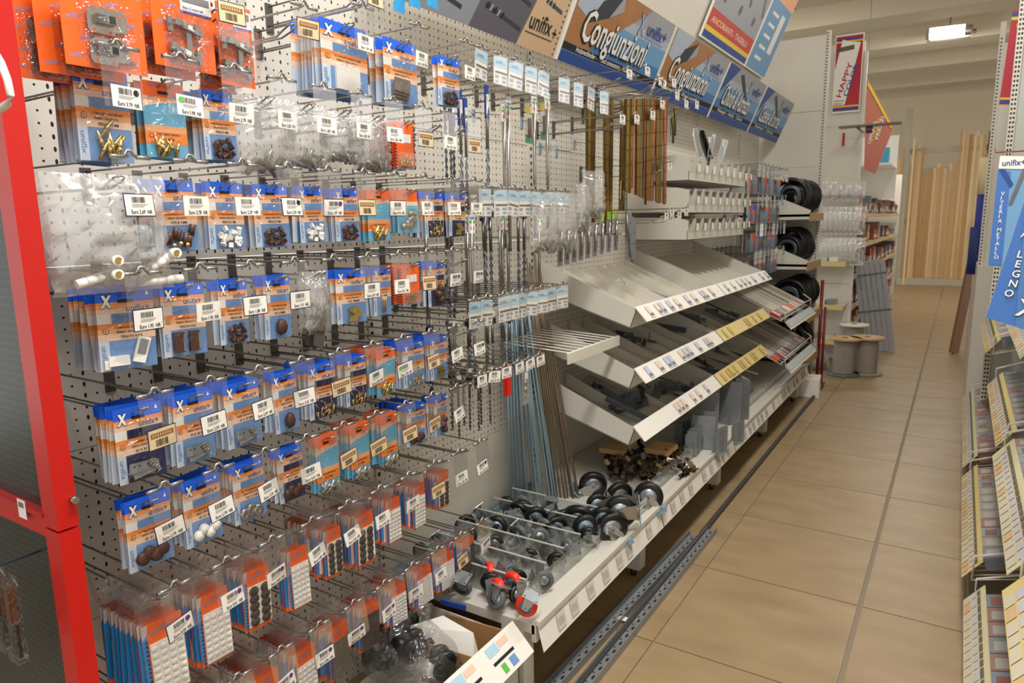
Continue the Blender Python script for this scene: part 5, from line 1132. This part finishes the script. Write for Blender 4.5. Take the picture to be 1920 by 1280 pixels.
p = on(1530, 690, 2, 0); t = thing('clear_bag', 'grey filled plastic bag on the floor beside the reels', 'bag', (p.x-.02, p.y, 0)); m = MB().lathe([(.0001,0),(.13,.0),(.15,.06),(.11,.16),(.03,.24),(.02,.28),(.0001,.28)], clearb, 14); m.build('film', t); MB().lathe([(.0001,.0),(.12,.005),(.12,.08),(.0001,.14)], mat('grey_fill','8b8880',.8), 12).build('contents', t)
# lamps
for i, (px, py, sc_) in enumerate(((1780,66,1.0),(1440,24,1.0))):
    Z = 4.16; p = on(px, py, 2, Z); t = thing('ceiling_lamp', 'lit flood lamp under the ceiling beams, %s' % ('right one above the timber' if i == 0 else 'left one above the signs'), 'lamp', (p.x, p.y, Z), (0,0,.1))
    MB().box((-.30,-.14,0),(.28,.14,.09), mat('lamp_housing','6d675e',.4)).build('housing', t); m = MB(); m.v += [Vector(q_) for q_ in ((-.27,-.15,-.06),(.18,-.15,-.06),(.18,-.15,.10),(-.27,-.15,.10))]; m.face((0,1,2,3), lampm); m.build('lamp_face', t)
    MB().box((-.29,-.148,-.075),(.27,-.0,-.06), MATS['lamp_housing']).build('bottom_rim', t); MB().cyl((.28,0,.02),(.34,0,.02),.03,MATS['lamp_housing'],10).build('cap', t); MB().cyl((0,0,.08),(0,0,.30),.012,MATS['lamp_housing'],8).build('bracket', t)
    area('lamp_light', (p.x, p.y-.2, Z-.1), .45, .2, 14, (1,.95,.85), (math.radians(60),0,0))

# slotted steel profiles on the floor, cardboard bin
for i, (a_, b_, nm) in enumerate((((1030,1290),(1302,1000),'left'),((1090,1290),(1335,990),'right'))):
    A, B = on(*a_, 2, .02), on(*b_, 2, .02); d = B-A; t = thing('slotted_angle', 'slotted galvanised profile lying on the floor along the shelf, %s one' % nm, 'profile', (A.x, A.y, 0), (0,0,math.atan2(d.y,d.x)), 'profiles on the floor'); L_ = d.length
    m = MB().box((-.2,-.022,.008),(L_,.022,.011), darkm2).box((-.2,-.024,.0),(L_,-.021,.03), darkm2).box((-.2,.021,.0),(L_,.024,.03), darkm); m.build('profile', t)
    m = MB(); k = -.15
    while k < L_-.03: m.box((k,-.006,.0112),(k+.02,.002,.0116), ink); m.cyl((k+.035,.008,.011),(k+.035,.008,.0117),.004,ink,6); k += .055
    m.build('slots', t, kind='stuff')
p = on(1170, 1156, 2, .02); 
o = MB().box((-.02,-.014,0),(.02,.014,.0008), paper).build('price_sticker', None, (p.x, p.y, .0118)); tag(o, 'white sticker on the floor profiles', 'sticker')
o = MB().box((-.90,1.64,0),(-.88,6.6,.02), mat('dark_plinth','3d3a36',.6)).build('floor_cable_duct', None, (-.045,0,0)); tag(o, 'dark flat strip on the floor under the shelf front', 'strip')
t = thing('display_bin', 'cream sloping bin with product tickets at the bottom centre', 'bin', (0,0,0))
bx0, bx1, by0, by1, bz = -1.50, -1.02, 1.08, 1.60, .30
MB().box((bx0,by0,.06),(bx1,by1,.064), cream2).build('bin_floor', t); MB().box((bx0,by1-.004,.06),(bx1,by1,bz-.02), cream2).build('side_panel', t); MB().box((bx0,by0,.06),(bx1,by0+.004,bz), cream2).build('side_panel', t); MB().box((bx1-.004,by0,.0),(bx1,by1,bz), cream2).build('front_panel', t)
m = MB(); m.quad([(bx1-.02,by0-.3,bz+.025),(bx1+.055,by0-.3,bz-.05),(bx1+.055,by1,bz-.05),(bx1-.02,by1,bz+.025)], paper)
def T(y, k): return (bx1-.02+.075*k+.001, y, bz+.025-.075*k+.001)
for y in (by0+.06, by0+.20, by0+.36):
    m.quad([T(y,.35),T(y+.05,.35),T(y+.05,.1),T(y,.1)], mat('ticket_blue','a9cfe2',.5)); m.quad([T(y,.58),T(y+.10,.58),T(y+.10,.5),T(y,.5)], ink); m.quad([T(y+.02,.9),T(y+.04,.9),T(y+.04,.65),T(y+.02,.65)], green); m.quad([T(y+.06,.9),T(y+.09,.9),T(y+.09,.65),T(y+.06,.65)], lblue); m.quad([T(y+.055,.3),T(y+.1,.3),T(y+.1,.12),T(y+.055,.12)], mat('ticket_orange','e3c6ae',.5))
m.build('ticket_front', t)
t = thing('cardboard_box', 'open cardboard box with white flap at the end of the castor shelf', 'box', (-1.16, 1.50, .24), (0,0,.1), None, (.8,.8,.8))
m = MB(); m.box((-.12,-.09,-.1),(.14,-.086,.06), cardb); m.box((-.12,.09,-.1),(.14,.094,.07), cardb); m.box((.136,-.09,-.1),(.14,.09,.06), cardb); m.box((-.12,-.09,-.1),(.14,.09,-.096), cardb); m.build('body', t)
m = MB(); k = 0; pts = [(-.18,-.11,-.06),(.12,-.11,-.06),(.14,-.09,.04),(.08,-.04,.12),(-.06,-.02,.14),(-.18,-.06,.09)]; m.quad(pts, white); f_ = m.build('flap', t); 
MB().text('X2', .05, (.0,-.098,.02), (1,0,-.1), (.1,.4,1), MATS['grey_ink']).build('handwriting', f_)
MB().box((-.13,.07,.12),(-.02,.08,.14), blue2).build('printed_edge', t)
for i, (px, py, s) in enumerate(((800,1195,.085),(855,1215,.095),(762,1180,.07),(820,1150,.06))):
    p = on(px, py, 2, .26); t = thing('clear_bag', 'crumpled clear bag of black wheels in the bottom bin, %s' % ('left','middle','far left','right')[i], 'bag', (p.x-.03, p.y-.10, .22), (0,0,i), 'bags of black wheels')
    r = random.Random(i); m = MB().lathe([(.0001,-.02),(s,-.01),(s*1.15,.04),(s*.8,.10),(s*.25,.15),(s*.12,.17),(s*.22,.22),(.0001,.22)], clearv, 14)
    for k in range(len(m.v)): m.v[k] = m.v[k]+Vector((r.uniform(-.008,.008), r.uniform(-.008,.008), r.uniform(-.008,.008)))
    m.build('film', t); m = MB()
    for q in range(8): c = Vector((r.uniform(-.05,.05), r.uniform(-.06,.06), .02+.025*(q % 4))); m.lathe([(.0001,-.012),(.026,-.012),(.032,0),(.026,.012),(.0001,.012)], rubber, 14, 'Y', c)
    m.build('contents', t)

# ---------------- right-hand gondola
t = thing('right_gondola', 'cream shelving unit along the right edge of the aisle', 'shelving', (0,0,0))
MB().box((.66,.9,0),(.69,7.0,2.0), cream).build('back_panel', t)
MB().box((.13,.9,0),(.66,6.4,.10), mat('plinth_grey','8f8574',.6)).build('plinth', t)
yt = mat('yellow_ticket','dcc887',.5); yt2 = mat('pale_yellow_ticket','d8cfa8',.5)
def tier(y0, y1, X, z, j, nm, mm, lip=.075):
    t = thing('ticket_tray', 'right-hand wire tray with %s ticket strip, %s' % ('yellow' if mm is yt else 'pale', nm), 'tray', (X, y0, z), group='wire trays on the right'); W = y1-y0
    m = MB().quad([(-.012,0,.0),(-.012,W,.0),(.045,W,lip),(.045,0,lip)][::-1], mm); m.quad([(-.010,0,.0),(.047,0,lip),(.047,W,lip),(-.010,W,.0)], mm)
    r = random.Random(j*7+1); y = .02
    while y < W-.05:
        wd = r.uniform(.035,.06)
        def Q(yy, k): return (-.012+.057*k-.0015, yy, lip*k+.0012)
        m.quad([Q(y+.004,.05),Q(y+.004,.35),Q(y+wd,.35),Q(y+wd,.05)], mat('aged_paper','cdc5ae',.6) if r.random()<.6 else mat('aged_orange','d3b184',.6)); m.quad([Q(y+.008,.40),Q(y+.008,.62),Q(y+wd-.004,.62),Q(y+wd-.004,.40)], mat('tick_b','b9b3c9',.5))
        m.quad([Q(y+.006,.66),Q(y+.006,.80),Q(y+wd,.80),Q(y+wd,.66)], mat('ticket_dark','6d6a5c',.5)); y += wd+.004
    m.build('ticket_strip', t); m = MB()
    for i in range(int(W/.04)): m.tube([(.02,.04*i,-.0),(.36,.04*i,.10)], .0022, cream)
    m.tube([(.02,0,0),(.02,0,.09),(.30,0,.20)], .004, cream); m.tube([(.02,W,0),(.02,W,.09),(.30,W,.20)], .004, cream); m.tube([(.02,0,0),(.02,W,0)], .004, cream); m.build('wire_frame', t)
    y = .03; n = 0
    while y < W-.10:
        wd = .095; x = .06
        for k in range(2 if j < 3 or 'far' in nm else 3):
            c_ = ('7f858b','70757d','86645a','8c8478')[r.randrange(4)]
            b = MB().box((0,0,0),(.082,wd-.006,.05), mat('small_box_'+c_, c_, .5)); b.box((.012,.010,.0501),(.05,wd-.03,.0506), mat('box_pale','98938b',.5) if r.random()<.6 else mat('dull_red','7c4a40',.5)); b.box((-.0006,.006,.008),(0,wd-.012,.035), mat('box_lab','aca69e',.5)); b.text('X', .03, (-.001, wd-.02, .012), (0,-1,0), (0,0,1), ink) if r.random()<.4 else None
            o = b.build('screw_box', None, (X+x, y0+y, z+.10*(x-.02)/.34*1.0+.012+.045)); o.location.z = z+.02+.29*(x-.02); o.rotation_euler = (0, -.28, 0)
            tag(o, 'small screw box, %s along and %s back, %s right-hand tray' % (ORD[n], ORD[k], nm.replace(',','')), 'box', 'screw boxes on the %s right-hand tray' % nm.replace(',','')); x += .095
        y += wd; n += 1
for j, (y0, y1, X, z, nm, mm) in enumerate(((1.6,2.75,.12,.16,'lowest, near',yt2),(2.80,3.95,.11,.22,'lowest, middle',yt),(4.0,5.6,.11,.25,'lowest, far',yt2),
    (1.05,1.9,.16,.62,'second, near',yt),(1.95,2.95,.17,.64,'second, middle',yt2),(3.0,4.1,.18,.66,'second, far',yt),
    (1.0,1.75,.19,.98,'third, near',yt2),(1.8,2.9,.25,.98,'third, middle',yt),(2.95,4.0,.22,1.0,'third, far',yt2),(4.1,5.4,.16,.82,'end, highest',yt))):
    tier(y0, y1, X, z, j, nm, mm)
# flag signs
def flag(y, corners, label, body, name='flag_sign'):
    P = [on(px, py, 1, y) for px, py in corners]; o = P[0].copy(); t = thing(name, label, 'sign', tuple(o)); m = MB(); m.v += [p-o for p in P]+[p-o+Vector((0,.006,0)) for p in P]
    n = len(P); m.face(tuple(range(n)), body); m.face(tuple(reversed(range(n, 2*n))), body)
    for i in range(n): m.face((i, n+i, n+(i+1)%n, (i+1)%n), white)
    m.build('board', t)
    def loc(px, py, lift=.003): return on(px, py, 1, y)-o-Vector((0,lift,0))
    return t, loc
blg = mat('flag_blue','3f6fb5',.45); 
t, L_ = flag(2.4, ((1875,292),(1960,294),(1935,505),(1852,498)), 'blue flag sign reading Viteria Metallo on the right gondola', skyp)
m = MB(); m.quad([L_(1875,292,.002),L_(1960,294,.002),L_(1957,318,.002),L_(1872,316,.002)], paper); m.quad([L_(1871,320,.002),L_(1895,322,.002),L_(1878,498,.002),L_(1853,496,.002)], blg); m.quad([L_(1872,318,.0025),L_(1885,318,.0025),L_(1900,345,.0025),L_(1893,352,.0025)], deepp)
m.quad([L_(1918,316,.003),L_(1926,316,.003),L_(1898,382,.003),L_(1890,384,.003)], steel)
m.text('unifix+', .022, L_(1878,311), (1,0,0), (0,0,1), deepp, fit=(L_(1922,311)-L_(1878,311)).length)
for i, c in enumerate('VITERIA METALLO'): m.text(c, .014, L_(1876-i*.95,366+i*8.5), (1,0,-.02), (.08,0,1), paper)
m.text('X', .035, L_(1892,492), (1,0,0), (0,0,1), paper); m.build('print', t)
t, L_ = flag(1.75, ((1925,362),(1985,370),(1960,632),(1903,612),(1848,595)), 'blue flag sign reading Legno leaning out at the right edge', blg)
m = MB(); m.quad([L_(1925,362,.002),L_(1985,370,.002),L_(1960,632,.002),L_(1903,612,.002)], midp)
for i, (c, px, py) in enumerate((('L',1904,483),('E',1900,501),('G',1894,519),('N',1888,537),('O',1880,555),('A',1912,445))): m.text(c, .023, L_(px,py), (1,0,-.12), (.18,0,1), deepp); m.text(c, .0205, L_(px+.7,py-1,.004), (1,0,-.12), (.18,0,1), paper)
m.text('X', .055, L_(1902,592,.003), (1,0,-.1), (.2,0,1), ink); m.text('X', .05, L_(1903,590,.004), (1,0,-.1), (.2,0,1), paper); m.build('print', t)
# far right end: slotted posts, white panel, red sign, board, rolls
t = thing('end_partition', 'cream end panel with two slotted uprights on the right side', 'partition', (0,0,0))
def col(px, py, px2, py2, y, w_, nm, mm):
    a_, b_ = on(px, py, 1, y), on(px2, py2, 1, y); return a_, b_
A = on(1878,100,1,6.6); B = on(1840,480,1,6.6); xc = (A.x+B.x)/2
MB().box((xc-.02,6.58,.1),(xc+.015,6.62,2.9), cream).build('slotted_upright', t)
MB().box((xc+.015,6.60,.1),(xc+.40,6.61,2.75), cream).build('panel', t)
m = MB()
for i in range(100): m.box((xc-.012,6.578,.2+.026*i),(xc-.002,6.58,.21+.026*i), ink)
m.build('slots', t, kind='stuff')
A = on(1915,60,1,5.2); B = on(1885,330,1,5.2); xd = (A.x+B.x)/2
t2 = thing('slotted_post', 'perforated cream post at the right edge beside the red sign', 'post', (xd, 5.2, .1)); MB().box((-.018,-.02,0),(.018,.02,2.9), cream).build('post', t2); m = MB()
for i in range(104): m.box((-.012,-.0215,.05+.026*i),(-.003,-.02,.062+.026*i), ink); m.box((.003,-.0215,.05+.026*i),(.012,-.02,.062+.026*i), ink)
m.build('slots', t2, kind='stuff'); MB().box((.018,.0,0),(.5,.01,2.9), mat('blue_grey_panel','b9bdb6',.5)).build('panel', t2)
t, L_ = flag(5.6, ((1899,18),(1960,10),(1945,196),(1873,196)), 'tall dark red sign with yellow bullet lettering at top right', redp, 'wall_sign')
m = MB(); m.quad([L_(1897,32,.002),L_(1950,28,.002),L_(1950,36,.002),L_(1896,38,.002)], yelp); m.quad([L_(1898,24,.002),L_(1950,18,.002),L_(1950,28,.002),L_(1897,32,.002)], deepp); m.quad([L_(1875,183,.002),L_(1945,182,.002),L_(1945,186,.002),L_(1875,187,.002)], yelp); m.quad([L_(1874,188,.002),L_(1945,187,.002),L_(1945,193,.002),L_(1874,194,.002)], deepp)
for i, (s_, px, py) in enumerate((('· F',1904,82),('g',1908,95),('· a',1900,112),('· c',1898,128),('d',1902,141),('· c',1894,156),('p',1898,170))): m.text(s_, .065, L_(px,py), (1,0,0), (.05,0,1), yelp)
m.quad([L_(1910+5*math.cos(k),48+5*math.sin(k),.003) for k in range(6)], mat('sign_orange','d88a2a',.5)); m.build('print', t)
p, q_ = on(1790,652,2,0), on(1832,445,1,8.6); d = Vector((q_.x-p.x, .25, 1.05)); o = MB().box((-.012,-.10,0),(.012,.10,d.length), mat('brown_board','7d5434',.6)).build('leaning_board', None, (.035, 8.9, 0)); o.rotation_euler = d.to_track_quat('Z','Y').to_euler(); tag(o, 'brown board leaning against the far end of the right gondola', 'board')
for i, (px, py, c_, h_) in enumerate(((1848,330,'dccb9f',.3),(1840,420,'2b3a8c',.5),(1828,470,'23326f',.4),(1850,400,'d8d0c0',.25))):
    p = on(px, py, 1, 7.2); t = thing('net_roll', '%s roll standing at the far right shelf end' % ('beige','blue','dark blue','pale')[i], 'roll', (p.x, 7.2, p.z-h_/2)); MB().lathe([(.0001,0),(.05,0),(.05,h_),(.0001,h_)], mat('roll_'+c_, c_, .7), 16).build('roll', t); MB().cyl((0,0,h_),(0,0,h_+.03),.02,cardb,10).build('core', t)
MB2 = MB().box((.13,6.5,0),(.6,8.4,1.1), cream); o = MB2.build('end_shelving'); tag(o, 'low cream shelving at the far end of the right gondola', 'shelving')
t = thing('price_rail', 'thin red and white price rail at the right edge by the post', 'rail', tuple(on(1866,286,1,5.0))); MB().tube([(0,0,.02),(0,0,0),(.35,0,0)], .004, mat('rail_red','b5442c',.4)).build('rail', t)
